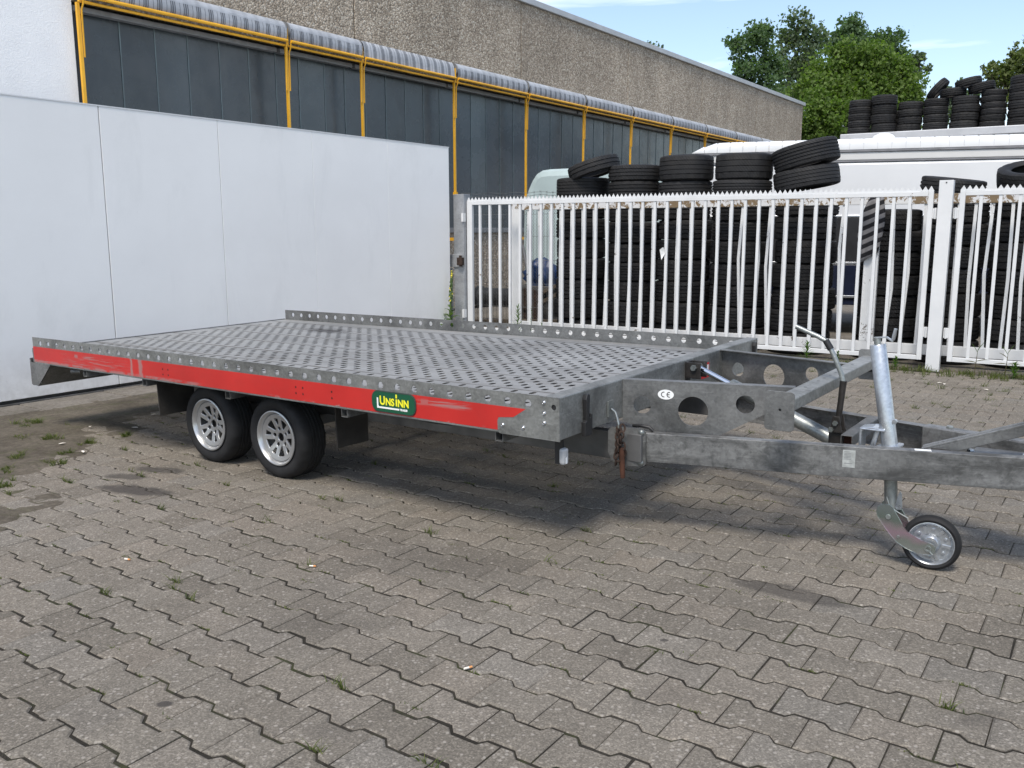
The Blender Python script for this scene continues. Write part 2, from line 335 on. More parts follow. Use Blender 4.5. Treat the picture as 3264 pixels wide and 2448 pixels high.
def glassmat():
    t=NT('ribbed_glass'); o=t.obj(); rnd=t.n('ObjectInfo').outputs['Random']
    c=t.ramp(rnd,[(0,(.042,.053,.060)),(.85,(.046,.058,.066)),(.95,(.055,.069,.076)),(1,(.085,.105,.106))])
    pz=t.pos(); c=t.mix(1,c,t.ramp(t.noise(.55,3,.5,t.stretch(pz,(1,1,.35))),[(.3,.65),(.7,1.5)]),'MULTIPLY'); c=t.mix(t.ramp(t.noise(.9,3,.5,t.stretch(pz,(1,1,.12),loc=(4,2,0))),[(.58,0),(.74,.5)]),c,(.12,.155,.155))
    c=t.mix(t.ramp(t.noise(2.5,5,.7,t.stretch(o,(2,1,.4))),[(.55,0),(.8,.22)]),c,(.16,.17,.16))
    t.b(Base_Color=c,Roughness=t.ramp(t.noise(3,4,.6,o),[(.3,.20),(.7,.34)]),Specular_IOR_Level=.5); t.bump(t.noise(5,2,.5,t.stretch(o,(1,1,.3))),.06,.03); return t.mat
M_['glass']=glassmat()
M_['glassrib']=plain('glass_edge',(.115,.15,.155),.35,0,.3,3)
M_['frame_grey']=plain('window_frame',(.22,.225,.23),.5,.2,.15)
M_['yellow']=plain('yellow_paint',(.74,.385,.02),.45,0,.14,4)
M_['yellow_d']=plain('yellow_paint_worn',(.60,.27,.02),.55,0,.25,14)
def awnmat():
    t=NT('striped_canvas'); o=t.obj(); x=t.n('SeparateXYZ',{0:o}).outputs[0]
    f=t.math('FRACT',t.math('DIVIDE',x,.2)); k=None
    for c0,w in ((.12,.035),(.27,.055),(.42,.035),(.8,.012)):
        d=t.math('ABSOLUTE',t.math('SUBTRACT',f,c0)); q=t.ramp(d,[(w,1),(w+.015,0)]); k=q if k is None else t.math('MAXIMUM',k,q)
    c=t.mix(t.math('MULTIPLY',k,.85),(.40,.42,.45),(.085,.095,.11)); c=t.mix(1,c,t.ramp(t.noise(2.5,6,.6,o),[(.3,.75),(.7,1.1)]),'MULTIPLY')
    t.b(Base_Color=c,Roughness=.85,Specular_IOR_Level=.2); t.bump(t.noise(8,4,.6,t.stretch(o,(1,3,3))),.25,.02); return t.mat
M_['awning']=awnmat()
def rollmat():
    t=NT('rolled_canvas_back'); o=t.obj(); x=t.n('SeparateXYZ',{0:o}).outputs[0]; f=t.math('FRACT',t.math('DIVIDE',x,.2)); d=t.math('ABSOLUTE',t.math('SUBTRACT',f,.3)); k=t.ramp(d,[(.1,1),(.28,0)])
    c=t.mix(t.math('MULTIPLY',k,.35),(.42,.445,.48),(.25,.27,.30)); c=t.mix(1,c,t.ramp(t.noise(1.8,6,.65,t.stretch(o,(1,2,2))),[(.3,.72),(.7,1.12)]),'MULTIPLY')
    t.b(Base_Color=c,Roughness=.75,Specular_IOR_Level=.25); t.bump(t.noise(6,4,.6,t.stretch(o,(1,4,4))),.3,.02); return t.mat
M_['roll']=rollmat()
M_['coping']=plain('roof_coping',(.46,.47,.475),.5,.3,.1,2)
def gatepaint(name,flake,brown=(.17,.115,.07)):
    t=NT(name); o=t.obj(); c=t.ramp(t.noise(2.2,5,.6,o),[(.3,(.60,.612,.62)),(.7,(.70,.708,.71))])
    f=t.noise(13,7,.72,t.stretch(o,(1,1,1)),.5); big=t.noise(2.0,4,.6,o); k=t.ramp(t.math('ADD',f,t.math('MULTIPLY',t.math('SUBTRACT',big,.5),.55)),[(flake,0),(flake+.03,1)])
    c=t.mix(t.ramp(t.noise(4,6,.7,t.stretch(o,(1,1,.5))),[(.55,0),(.85,.3)]),c,(.45,.43,.40)); c=t.mix(k,c,brown)
    t.b(Base_Color=c,Roughness=.45,Specular_IOR_Level=.4); t.bump(t.math('SUBTRACT',1,k),.25,.003); return t.mat
M_['gate']=gatepaint('gate_white_paint',.735,(.16,.12,.09))
M_['gate_flaky']=gatepaint('flaking_white_paint',.50,(.20,.145,.085))
M_['gate_old']=gatepaint('old_white_paint',.66,(.12,.10,.085))
M_['zincpost']=galv('post_zinc',(.30,.315,.33),(.46,.47,.485),metal=.4,stain=.5)
def rubber(name,c,dust):
    t=NT(name); o=t.obj(); rnd=t.n('ObjectInfo').outputs['Random']
    b=t.mix(rnd,tuple(x*.75 for x in c),tuple(x*1.3 for x in c)); b=t.mix(t.math('MULTIPLY',t.ramp(t.noise(5,6,.7,o),[(.45,0),(.75,1)]),dust),b,(.085,.078,.068))
    t.b(Base_Color=b,Roughness=t.ramp(t.noise(8,4,.6,o),[(.3,.55),(.7,.78)]),Specular_IOR_Level=.35)
    an=t.n('SeparateXYZ',{0:o}); ang=t.math('ARCTAN2',an.outputs[1],an.outputs[0]); zig=t.math('ADD',t.math('MULTIPLY',ang,9.5),t.math('MULTIPLY',an.outputs[2],22))
    gr=t.ramp(t.math('ABSOLUTE',t.math('SUBTRACT',t.math('FRACT',zig),.5)),[(.06,0),(.11,1)])
    r=t.math('SQRT',t.math('ADD',t.math('MULTIPLY',an.outputs[0],an.outputs[0]),t.math('MULTIPLY',an.outputs[1],an.outputs[1])))
    t.bump(t.math('MULTIPLY',gr,t.n('MapRange',{'Value':r,1:.28,2:.31},clamp=True).outputs[0]),1.0,.02); return t.mat
M_['tyre']=rubber('old_tyre_rubber',(.016,.016,.017),.22)
M_['tyre_far']=rubber('far_tyre_rubber',(.017,.017,.018),.22)
M_['tyre_trailer']=plain('trailer_tyre_rubber',(.016,.016,.017),.7,0,.35,9,.3,.15)
M_['tread']=plain('tyre_tread_rubber',(.020,.020,.021),.8,0,.3,14,.25,.3)
M_['alloy']=plain('cast_alloy',(.47,.475,.48),.30,.72,.08,10)
M_['chrome']=plain('polished_rod',(.75,.76,.78),.12,1,.05)
M_['zinc']=galv('bright_zinc',(.40,.43,.46),(.58,.61,.65),metal=.75,rough=(.24,.40),stain=.25)
M_['zinc_dull']=galv('dull_zinc_tube',(.20,.22,.215),(.40,.42,.41),metal=.65,rough=(.3,.5),stain=.6)
def irid():
    t=NT('chromated_zinc'); o=t.obj(); z=t.math('ADD',t.n('SeparateXYZ',{0:o}).outputs[2],t.math('MULTIPLY',t.math('SUBTRACT',t.noise(16,3,.5,o),.5),.06)); k=t.ramp(z,[(.05,(.40,.42,.42)),(.095,(.30,.34,.31)),(.135,(.46,.33,.40)),(.165,(.40,.34,.36)),(.20,(.22,.27,.24)),(.26,(.26,.30,.30))]); t.b(Base_Color=k,Metallic=.8,Roughness=.27); return t.mat
M_['irid']=irid()
M_['black']=plain('black_plastic',(.016,.016,.017),.5,0,.3,8)
M_['flap']=plain('rubber_mud_flap',(.034,.031,.028),.75,0,.4,6,.25)
M_['under']=plain('dark_steel_and_chassis_shade',(.10,.10,.10),.6,.3,.4,5)
M_['greasy']=plain('greasy_steel',(.035,.032,.03),.45,.4,.5,20)
M_['rust']=plain('rusty_iron',(.075,.034,.022),.85,.1,.45,16,.25,.3)
M_['rust_dark']=plain('dark_rusty_iron',(.045,.030,.024),.85,.1,.5,18,.25,.3)
M_['white']=plain('white_lacquer',(.66,.668,.675),.3,0,.04,1.5)
M_['white_roof']=plain('white_grp_roof',(.70,.708,.71),.35,0,.06,3)
M_['cream']=plain('cream_band',(.60,.595,.58),.4,0,.05,2)
M_['grey_seal']=plain('grey_seal',(.20,.20,.21),.5,0,.2)
M_['navy']=plain('navy_paint',(.012,.016,.035),.25,0,.3,3)
M_['silver_trim']=plain('silver_trim',(.65,.67,.7),.25,.8,.08)
M_['lens']=plain('clear_lamp_lens',(.38,.39,.40),.2,0,.1,12)
M_['green_sign']=plain('green_enamel',(.012,.085,.045),.22,0,.08,3)
M_['sign_rim']=plain('dark_sign_rim',(.035,.045,.04),.3,0,.1)
M_['sign_yellow']=plain('sign_yellow',(.85,.80,.03),.35,0,.03)
M_['sign_white']=plain('sign_white',(.82,.83,.82),.35,0,.03)
M_['ink']=plain('black_ink',(.02,.02,.02),.5,0,.1)
M_['sticker']=plain('white_sticker',(.74,.75,.74),.4,0,.06,30)
M_['label_grey']=plain('faded_data_label',(.42,.44,.43),.4,.2,.2,45)
M_['sticker_red']=plain('red_sticker',(.55,.02,.025),.35,0,.08)
M_['teal']=plain('pale_teal_tarp',(.43,.52,.52),.55,0,.12,2.0,.3,.15)
M_['blue_tarp']=plain('blue_tarp',(.012,.032,.10),.4,0,.35,6,.4,.4)
M_['pipe']=plain('dark_pipe',(.045,.048,.052),.5,.2,.3,5)
M_['wood']=plain('old_wood',(.13,.105,.08),.9,0,.4,9,.2,.4)
M_['wire']=plain('fence_wire',(.17,.18,.18),.5,.6,.2)
M_['shed']=plain('grey_shed_sheet',(.50,.51,.53),.5,.1,.15,2)
M_['concrete']=soil('concrete_strip',(.13,.118,.10),(.185,.168,.145),(.23,.21,.185),.2)
M_['bark']=plain('bark',(.075,.06,.045),.9,0,.35,8,.2,.4)
def leafmat(name,c1,c2,tr=.35):
    t=NT(name); r=t.n('NewGeometry').outputs['Random Per Island']; c=t.ramp(r,[(0,c1),(1,c2)])
    t.b(Base_Color=c,Roughness=.55,Specular_IOR_Level=.3)
    tl=t.n('BsdfTranslucent',{'Color':t.mix(1,c,(1.6,1.9,.7,1),'MULTIPLY')}); ms=t.n('MixShader',{0:tr}); t.t.links.new(t.p.outputs[0],ms.inputs[1]); t.t.links.new(tl.outputs[0],ms.inputs[2]); t.t.links.new(ms.outputs[0],t.out.inputs[0]); return t.mat
M_['leaf_dark']=leafmat('dark_leaves',(.062,.105,.054),(.120,.180,.085),.45)
M_['leaf_blue']=leafmat('grey_green_leaves',(.075,.110,.070),(.140,.180,.110),.45)
M_['leaf_light']=leafmat('light_leaves',(.078,.125,.026),(.150,.215,.055),.45)
M_['leaf_olive']=leafmat('olive_leaves',(.075,.100,.030),(.150,.180,.062),.42)
M_['grass']=leafmat('grass_blades',(.045,.070,.016),(.125,.140,.040),.3)
M_['weed']=leafmat('weed_leaves',(.045,.095,.02),(.10,.17,.04),.35)
M_['mullein']=leafmat('mullein_leaves',(.07,.12,.035),(.13,.19,.07),.3)
M_['flower']=plain('yellow_petals',(.75,.62,.06),.7,0,.2,60)
M_['redstem']=leafmat('reddish_leaves',(.07,.075,.03),(.12,.10,.05),.3)
M_['butt']=plain('cigarette_paper',(.75,.70,.62),.8,0,.1)
M_['filter']=plain('cigarette_filter',(.62,.28,.10),.8,0,.1)
def clothmat():
    t=NT('striped_cloth'); o=t.obj(); z=t.n('SeparateXYZ',{0:o}); f=t.math('FRACT',t.math('DIVIDE',t.math('ADD',z.outputs[2],t.math('MULTIPLY',z.outputs[0],-.45)),.105)); k=t.ramp(f,[(.46,0),(.54,1)])
    t.b(Base_Color=t.mix(k,(.022,.022,.025),(.20,.195,.20)),Roughness=.9,Specular_IOR_Level=.1); t.bump(t.noise(14,4,.6,o),.4,.02); return t.mat
M_['cloth']=clothmat()
# ================================================================== SETTING
# ---- ground sheet to the horizon
mb=MB(); mb.add([(-300,-120,0),(300,-120,0),(300,500,0),(-300,500,0)],[(0,1,2,3)])
make('ground', mb, M_['ground'], kind='structure').location.z=-.045
gd=Vector((math.cos(-.5435),math.sin(-.5435))); gn=Vector((-gd.y,gd.x)); g0=Vector((4.7048,9.8291))
wd=Vector((math.cos(.9627),math.sin(.9627))); wnv=Vector((-wd.y,wd.x)); w0=Vector((-3.8861,8.6746))
def gate_off(p): return (p-g0).dot(gn)
def wall_off(p): return (p-w0).dot(wnv)
def from_gate(u,off): v=g0+gd*u+gn*off; return v
def from_wall(u,off): return w0+wd*u+wnv*off

# ---- pavement: a bed of joint sand, bone-shaped concrete pavers laid in rows on it
PA=math.atan2(-.566,.824); pd=Vector((math.cos(PA),math.sin(PA))); pn=Vector((-pd.y,pd.x)); P0=Vector((.69,3.102)); PP,PR=.2428,.1705
bed=MB()
A_=from_gate(-6.6,-.05); B_=from_gate(6,-.05); C_=Vector((9.5,-1)); D_=Vector((-6.5,-1)); E_=from_wall(-4,-.42); F_=from_wall(5.2,-.42)
bed.add([(p.x,p.y,0) for p in (A_,B_,C_,D_,E_,F_)],[(5,4,3,2,1,0)])
pave=make('pavement', bed, M_['joint'], base=(0,0,-.0055), kind='structure')
pave.location.z=-.0055; 
for v in pave.data.vertices: v.co.z=0
pave['label']='grey concrete yard paving of bone-shaped stones'
def paver_mesh(seed):
    r=random.Random(seed); A=.0145; g=.0046+r.random()*.0016; h=PR/2; w1=h+A-g; w2=h-A-g; e=PP/2-.0013; j=lambda s=.0017:r.uniform(-s,s)
    pts=[(-e,-w1),(-.070,-w1),(-.050,-w2),(.046,-w2),(.074,-w1),(e,-w1),(e,w1),(.070,w1),(.050,w2),(-.046,w2),(-.074,w1),(-e,w1)]
    pts=[(x+j(),y+j()) for x,y in pts]
    n=len(pts); k=.0055; ins=[]
    for i in range(n):
        a,b,c=Vector(pts[i-1]),Vector(pts[i]),Vector(pts[(i+1)%n]); n1=Vector((-(b-a).y,(b-a).x)).normalized(); n2=Vector((-(c-b).y,(c-b).x)).normalized(); m=(n1+n2); m=m/(m.length_squared/2); ins.append(b+m*(k+r.random()*.0016))
    vs=[(x,y,-.05) for x,y in pts]+[(x,y,-.0045) for x,y in pts]+[(p.x,p.y,0) for p in ins]
    fs=[]
    for i in range(n):
        q=(i+1)%n; fs.append((i,q,n+q,n+i)); fs.append((n+i,n+q,2*n+q,2*n+i))
    fs.append(tuple(range(2*n,3*n)))
    return vs,fs
PM=[paver_mesh(s) for s in range(8)]; pmesh=[]
for k,(vs,fs) in enumerate(PM):
    me=bpy.data.meshes.new('paver'); me.from_pydata(vs,[],fs); me.materials.append(M_['paver']); me.update(); pmesh.append(me)
def visible(p, margin):
    # inside the view cone widened by a margin, so that a step aside still finds paving
    return p.y>1.35 and abs(p.x) < p.y*.60+margin
spots=[]
for i in range(-90,110):
    for k in range(-40,80):
        p=P0+pd*(i*PP+(PP/2 if k%2 else 0))+pd*(PP/2)+pn*(k*PR)
        if not visible(p,2.4) or gate_off(p)>-.16 or wall_off(p)>-.60 or p.y>16: continue
        if p.x>8.6 or p.x<-5.5: continue
        spots.append(p)
dirt_n=lambda x,y: math.sin(x*2.1+1.3)*math.cos(y*1.7-.4)*.5+math.sin(x*5.3-y*3.1)*.32+math.sin(x*11.7+y*9.1)*.22+math.sin(x*23.1-y*19.3)*.16+math.sin(x*41+y*37)*.10
def dirt_depth(p):
    # silt covers the paving towards the wall corner at the left rear and thinly along the gate foot
    a=-wall_off(p); u=(p-w0).dot(wd)
    edge=1.60-.22*max(u,0)+(max(-u-.2,0))*.9
    s=(edge-a)/1.1
    b=(.30+gate_off(p))/.35
    return max(s,b*.9)+.52*dirt_n(p.x,p.y)
vis=[p for p in spots if visible(p,.12) and dirt_depth(p)<.55]
vis.sort(key=lambda p:p.length)
single=set((round(p.x,4),round(p.y,4)) for p in vis[:298])
rest=MB()
def pose(p):
    r=random.Random(hash((round(p.x,3),round(p.y,3)))&0xffffff)
    return r.randrange(8), r.uniform(-.0028,.0022), r.uniform(-.008,.008), r.uniform(-.007,.007), r.uniform(-.006,.006)+(math.pi if r.random()<.5 else 0)
for p in spots:
    q,dz,tx,ty,tz=pose(p); sink=.03*max(0,min(1.2,dirt_depth(p)-.75))
    Mx=Matrix.Translation((p.x,p.y,dz-sink)) @ Matrix.Rotation(PA+tz,4,'Z') @ Matrix.Rotation(tx,4,'X') @ Matrix.Rotation(ty,4,'Y')
    if (round(p.x,4),round(p.y,4)) in single:
        o=bpy.data.objects.new('paver',pmesh[q]); COL.objects.link(o); o.parent=pave; o.matrix_parent_inverse=Matrix.Translation((0,0,.0055)); o.matrix_basis=Mx
    else:
        rest.add([Mx@Vector(v) for v in PM[q][0]],PM[q][1])
ro=make('paver_field', rest, M_['paver'], parent=pave, kind='stuff')
ro['kind']='stuff'

# ---- silt sheet over the paving at the left rear, kerb strip along the wall
nx,ny=120,90; vs=[];fs=[]
for i in range(nx+1):
    for j in range(ny+1):
        u=-4.2+i*(9.6/nx); a=.45+j*(3.9/ny); p=from_wall(u,-a)
        d=dirt_depth(p); z=-.02+.030*max(0,min(1,d))+.006*dirt_n(p.x*2.3,p.y*2.3)+random.uniform(-.0015,.0015)
        vs.append((p.x,p.y,z))
for i in range(nx):
    for j in range(ny):
        a=i*(ny+1)+j; fs.append((a,a+1,a+ny+2,a+ny+1))
mb=MB(); mb.add(vs,fs); d=make('dirt_patch', mb, M_['dirt'], kind='structure'); d.data.shade_smooth()
vs=[];fs=[]; nx,ny=150,8
for i in range(nx+1):
    for j in range(ny+1):
        u=-6.6+i*(9.0/nx); a=-.42+j*(.44/ny); p=from_gate(u,a); q=p; dd=(.34+a)/.30+.8*dirt_n(p.x*1.3,p.y*1.3)
        vs.append((p.x,p.y,-.02+.028*max(0,min(1,dd))+random.uniform(-.002,.002)))
for i in range(nx):
    for j in range(ny):
        a=i*(ny+1)+j; fs.append((a,a+ny+1,a+ny+2,a+1))
mb=MB(); mb.add(vs,fs); d=make('soil_strip', mb, M_['dirt'], kind='structure'); d.data.shade_smooth()
mb=MB()
for k in range(12):
    u0=-4.2+k*.8; mb.box(u0+.006,u0+.794,-.50,-.03,-.04,.012+random.uniform(-.004,.004))
make('kerb_strip', mb, M_['concrete'], M=MW, bev=.008, kind='structure')
mb=MB(); mb.box(-4.2,5.3,-.028,.4,-.04,.018); make('wall_footing', mb, M_['under'], M=MW, kind='structure')
# concrete yard behind the gate
mb=MB(); pts=[from_gate(-7.5,.02),from_gate(14,.02),from_gate(14,26),from_gate(-12,26)]; mb.add([(p.x,p.y,0) for p in pts],[(0,1,2,3)])
yd=make('yard', mb, M_['concrete'], kind='structure'); yd.location.z=-.006

# ================================================================== WHITE PANEL WALL (flat-roofed white box)
H=2.70
pw=thing('panel_wall','long white wall of smooth upright sheets behind the rear of the trailer','wall',MW,(0.6,0,0))
seams=[-3.98,-2.655,-1.33,0,1.335,2.66,3.965,5.24]
for a,b in zip(seams[:-1],seams[1:]):
    g=.0045 if abs(a)<.01 or abs(b)<.01 else .0013
    mb=MB(); mb.box(a+g,b-g,0,.05,.05,H); make('panel', mb, M_['panel'], pw, bev=.003)
mb=MB(); mb.box(-3.97,5.225,.052,2.3,.0,H-.03); make('body', mb, M_['under'], pw)
mb=MB(); mb.box(-3.98,5.245,-.004,2.31,H,H+.012); make('top_trim', mb, M_['white'], pw)

# ================================================================== WORKSHOP HALL
hall=thing('workshop_hall','long workshop hall with pebble-dash upper wall and dark glazed band','building',MB_,(14,0,0))
joints=[-6,1.48,6.5,11.47,16.33,21.1,25.76,30.85]
ZB,ZT=4.36,6.28
for a,b in zip(joints[1:-1],joints[2:]):
    mb=MB(); mb.box(a+.012,b-.012,0,.16,ZB,ZT); make('wall_panel', mb, M_['pebble'], hall, bev=.01)
    mb=MB(); mb.box(a+.012,b-.012,0,.16,0,1.50); make('wall_panel', mb, M_['pebble'], hall, bev=.01)
mb=MB(); mb.box(1.56,30.84,.1,.5,0,1.5).box(1.56,30.84,.1,.5,ZB,ZT).box(30.6,30.84,.2,14,0,ZT).box(1.56,30.84,.5,14,ZT-.2,ZT-.05); make('wall_core', mb, M_['under'], hall)
mb=MB(); mb.box(1.5,30.98,-.06,14.2,ZT+.002,ZT+.13); make('roof', mb, M_['coping'], hall, bev=.012)
mb=MB(); mb.box(-8,1.475,-.14,.5,0,8.5); make('rendered_wall', mb, M_['stucco'], hall)
mb=MB(); mb.box(1.57,30.8,-.05,.13,1.502,1.60); make('window_sill', mb, M_['frame_grey'], hall, bev=.006)
posts=[1.633,4.985,6.631,9.161,11.653,14.119,16.551,18.974,21.40,23.85,26.3,28.75]
posts=[round(-4.9+(u+4.9)*.9803,3) for u in posts]
MA=MB_@Matrix.Translation((0,0,-.06))
edges=[1.70,2.24,2.755,3.27,3.80,4.325,4.84]+[5.31,5.86,6.32]+[6.81,7.33,7.84,8.355,8.83]
x=9.32
while x<30.6: edges.append(x); x+=.4975
edges.append(30.78)
for a,b in zip(edges[:-1],edges[1:]):
    mb=MB(); mb.box(a+.0075,b-.0075,.10,.125,1.601,ZB-.01); dy=random.uniform(-.002,.002); mb.v=[(x_,y_+(dy if x_>(a+b)/2 else 0),z_) for x_,y_,z_ in mb.v]; gp=make('glass_pane', mb, M_['glass'], hall)
    mb=MB(); mb.box(a-.008,a+.008,.092,.120,1.601,ZB-.01); make('glazing_bar', mb, M_['glassrib'], hall)
mb=MB(); mb.box(1.48,30.78,.13,.3,1.6,ZB); make('window_back', mb, M_['black'], hall)
mb=MB(); mb.box(1.48,1.69,.06,.13,1.601,ZB-.01); make('window_frame', mb, M_['black'], hall)  # black strip stands in for the shadow in the window reveal

# ---- awnings and guide posts along the band
ends=posts+[30.2]
ords=['first','second','third','fourth','fifth','sixth','seventh','eighth','ninth','tenth','eleventh','twelfth']
for k,(a,b) in enumerate(zip(ends[:-1],ends[1:])):
    open_=(k==2)
    aw=thing('awning',f'{"partly unrolled striped" if open_ else "rolled-up grey striped"} awning with yellow rails, {ords[k]} from the white rendered wall','awning',MA,((a+b)/2,-.15,ZB),'awnings along the hall windows')
    a2,b2=a+.035,b-.035
    mb=MB(); n=14; R_=.135
    if not open_: mb.lathe([(.02,0),(R_,0),(R_,b2-a2),(.02,b2-a2)],(a2,-.15,4.60),(1,0,0),20)
    else: mb.lathe([(.02,0),(.07,0),(.07,b2-a2),(.02,b2-a2)],(a2,-.12,4.66),(1,0,0),16)
    make('fabric_roll', mb, M_['roll'] if not open_ else M_['awning'], aw, smooth=40)
    mb=MB(); m=36
    prof=[(-.285,4.62),(-.296,4.56),(-.290,4.50),(-.268,4.452)] if not open_ else [(-.13,4.735),(-.20,4.725),(-.245,4.66),(-.262,4.58),(-.27,4.455)]
    vs=[];fs=[]
    for i in range(m+1):
        uu=a2+(b2-a2)*i/m; sg=.012*math.sin(math.pi*i/m)+random.uniform(-.003,.003)
        for y,z in prof: vs.append((uu,y-.004*random.random(),z-sg*(prof[0][1]-z>.05)))
    q=len(prof)
    for i in range(m):
        for j in range(q-1): fs.append((i*q+j,(i+1)*q+j,(i+1)*q+j+1,i*q+j+1))
    mb.add(vs,fs); make('valance', mb, M_['awning'], aw, smooth=60)
    mb=MB(); mb.tube([(a2,-.30,4.435),(b2,-.30,4.435)],.023,8); make('front_rail', mb, M_['yellow'], aw, smooth=60)
    mb=MB(); mb.tube([(a2,-.24,4.375),(b2,-.24,4.375)],.019,8); make('guide_rail', mb, M_['yellow'], aw, smooth=60)
    for e,s in ((a2,1),(b2,-1)):
        mb=MB(); mb.tube([(e,-.29,4.44),(e+s*.012,-.28,4.36),(e-s*.002,-.25,4.28),(e-s*.0,-.24,3.72)],.011,6); make('arm', mb, M_['yellow'], aw, smooth=60)
        mb=MB(); mb.lathe([(.0,-.01),(.139 if not open_ else .075,-.01),(.139 if not open_ else .075,.012),(0,.012)],(e,-.15,4.60),(1,0,0),16); make('end_cap', mb, M_['frame_grey'], aw)
    mb=MB(); mb.box(a2,b2,-.05,.06,4.30,4.36); make('back_board', mb, M_['frame_grey'], aw)
for k,u in enumerate(posts):
    mb=MB(); mb.bar((u,-.22,1.45),(u,-.22,4.36),.038,.038,up=(0,1,0)); mb.box(u-.035,u+.035,-.22,-.0,1.41,1.47).box(u-.03,u+.03,-.26,-.19,2.28,2.34).tube([(u,-.26,4.36),(u,-.25,4.62)],.016,6)
    tag(make('awning_guide_post', mb, M_['yellow'], M=MA, base=(u,-.22,1.41)), f'slim yellow awning guide post, {ords[k]} from the white rendered wall','post','yellow guide posts on the hall')
# ================================================================== GATE (front leaves, post, old sliding gate behind)
def leaf(name,label,u0,u1,pick,off=0,half=.022,teeth=True):
    g=thing(name,label,'gate',MG,((u0+u1)/2,off,.1))
    a=.052
    mb=MB(); mb.box(u0,u0+a*1.7 if u0<-3 else u0+a,off-.025,off+.025,.107,1.955); make('stile', mb, M_['gate'], g, bev=.003)
    mb=MB(); mb.box(u1-a,u1,off-.025,off+.025,.107,1.955); make('stile', mb, M_['gate'], g, bev=.003)
    s0=u0+(a*1.7 if u0<-3 else a)
    mb=MB(); mb.box(s0+.001,u1-a-.001,off-.0245,off+.0245,1.906,1.9545); make('top_rail', mb, M_['gate'], g, bev=.003)
    mb=MB(); mb.box(s0+.001,u1-a-.001,off-.0245,off+.0245,.1075,.156); make('bottom_rail', mb, M_['gate'], g, bev=.003)
    for u in pick:
        mb=MB(); j=random.uniform(-.004,.004); mb.bar((u+j,off,.1565),(u,off,1.9055),.034,.034,up=(0,1,0)); make('picket', mb, M_['gate'], g, bev=.002)
    if teeth:
        n=int((u1-u0)/.058); pl=[]
        for i in range(n):
            x0=u0+(u1-u0)*i/n; w=(u1-u0)/n; pl+=[(x0,1.9565),(x0,1.968),(x0+w*.5,2.014)] if i==0 else [(x0,1.968),(x0+w*.5,2.014+random.uniform(-.003,.003))]
        pl+=[(u1,1.968),(u1,1.9565)]
        mb=MB(); mb.prism(pl,(0,off-.012,0),(1,0,0),(0,0,1),-.004); make('spike_strip', mb, M_['gate'], g)
    return g
pk=[-6.025+i*.1667 for i in range(35)]
gA=leaf('gate_leaf','wide white picket gate leaf with spiked top between grey and white posts',-6.24,-.122,pk)
gB=leaf('gate_leaf','white picket gate leaf with spiked top right of the thick white post',.137,3.4,[.341+.182*i for i in range(17)])
for g,us in ((gA,(-.122,)),(gB,(.137,))):
    for u in us:
        for z in (.42,1.72):
            s=1 if u<0 else -1
            mb=MB(); mb.box(min(u,u+s*.055),max(u,u+s*.055),-.02,.03,z-.055,z+.055).tube([(u+s*.03,-.03,z-.06),(u+s*.03,-.03,z+.06)],.012,8); make('hinge', mb, M_['gate'], g, bev=.003)
mb=MB(); mb.box(-.07,.07,-.07,.07,-.03,2.07).lathe([(0,0),(.008,0),(.008,.006),(0,.006)],(-.0,-.076,2.045),(0,1,0),8,1)
tag(make('gate_post', mb, [M_['gate'],M_['black']], M=MG, base=(0,0,0), bev=.004),'thick white square gate post between the two picket leaves','post')
# grey zinc post beside the wall end
gp=thing('gate_post','grey zinc-coated post at the left end of the gate','post',MG,(-6.34,.0,0))
mb=MB(); mb.box(-6.43,-6.25,-.09,.09,-.03,2.058); make('shaft', mb, M_['zincpost'], gp, bev=.008)
mb=MB(); mb.box(-6.72,-6.245,-.11,-.092,1.02,1.20).box(-6.66,-6.44,-.105,-.093,-.02,1.01); make('bracket_plate', mb, M_['zincpost'], gp, bev=.004)
mb=MB(); mb.box(-6.33,-6.235,-.16,-.112,1.05,1.16).tube([(-6.28,-.14,1.03),(-6.28,-.14,1.19)],.02,8); make('latch', mb, M_['rust_dark'], gp)
for z in (.35,1.73):
    mb=MB(); mb.box(-6.275,-6.242,-.115,-.05,z-.06,z+.06); make('hinge', mb, M_['gate'], gp)
# old sliding gate behind
OF=.30
sg=thing('sliding_gate','older sliding picket gate with flaking paint behind the front leaves','gate',MG,(-2.4,OF,.1))
mb=MB(); mb.box(-5.7,3.4,OF-.03,OF+.03,1.832,1.942); make('top_rail', mb, M_['gate_flaky'], sg, bev=.004)
mb=MB(); mb.box(-5.7,3.4,OF-.035,OF+.035,.13,.245); make('bottom_rail', mb, M_['gate_old'], sg, bev=.004)
for u0,u1 in ((-5.70,-5.528),(-.845,-.69)):
    mb=MB(); mb.box(u0,u1,OF-.037,OF+.037,.246,1.831); make('upright', mb, M_['gate_old'], sg, bev=.004)
u=-5.39; k=0
while u<3.3:
    if not (-.95<u<-.62):
        if u<-2.3: bend=random.uniform(-.012,.012); 
        else: bend=random.uniform(-.05,.05)
        mid=1.1+random.uniform(-.25,.25); by=random.uniform(-.03,.05)
        mb=MB(); uu=u if u<-2.2 else u+.0
        mb.bar((uu,OF,.2455),(uu+bend,OF+by,mid),.033,.033,up=(0,1,0)).bar((uu+bend,OF+by,mid),(uu+bend*.3,OF,1.8315),.033,.033,up=(0,1,0)); make('picket', mb, M_['gate_old'], sg)
    u+=.172
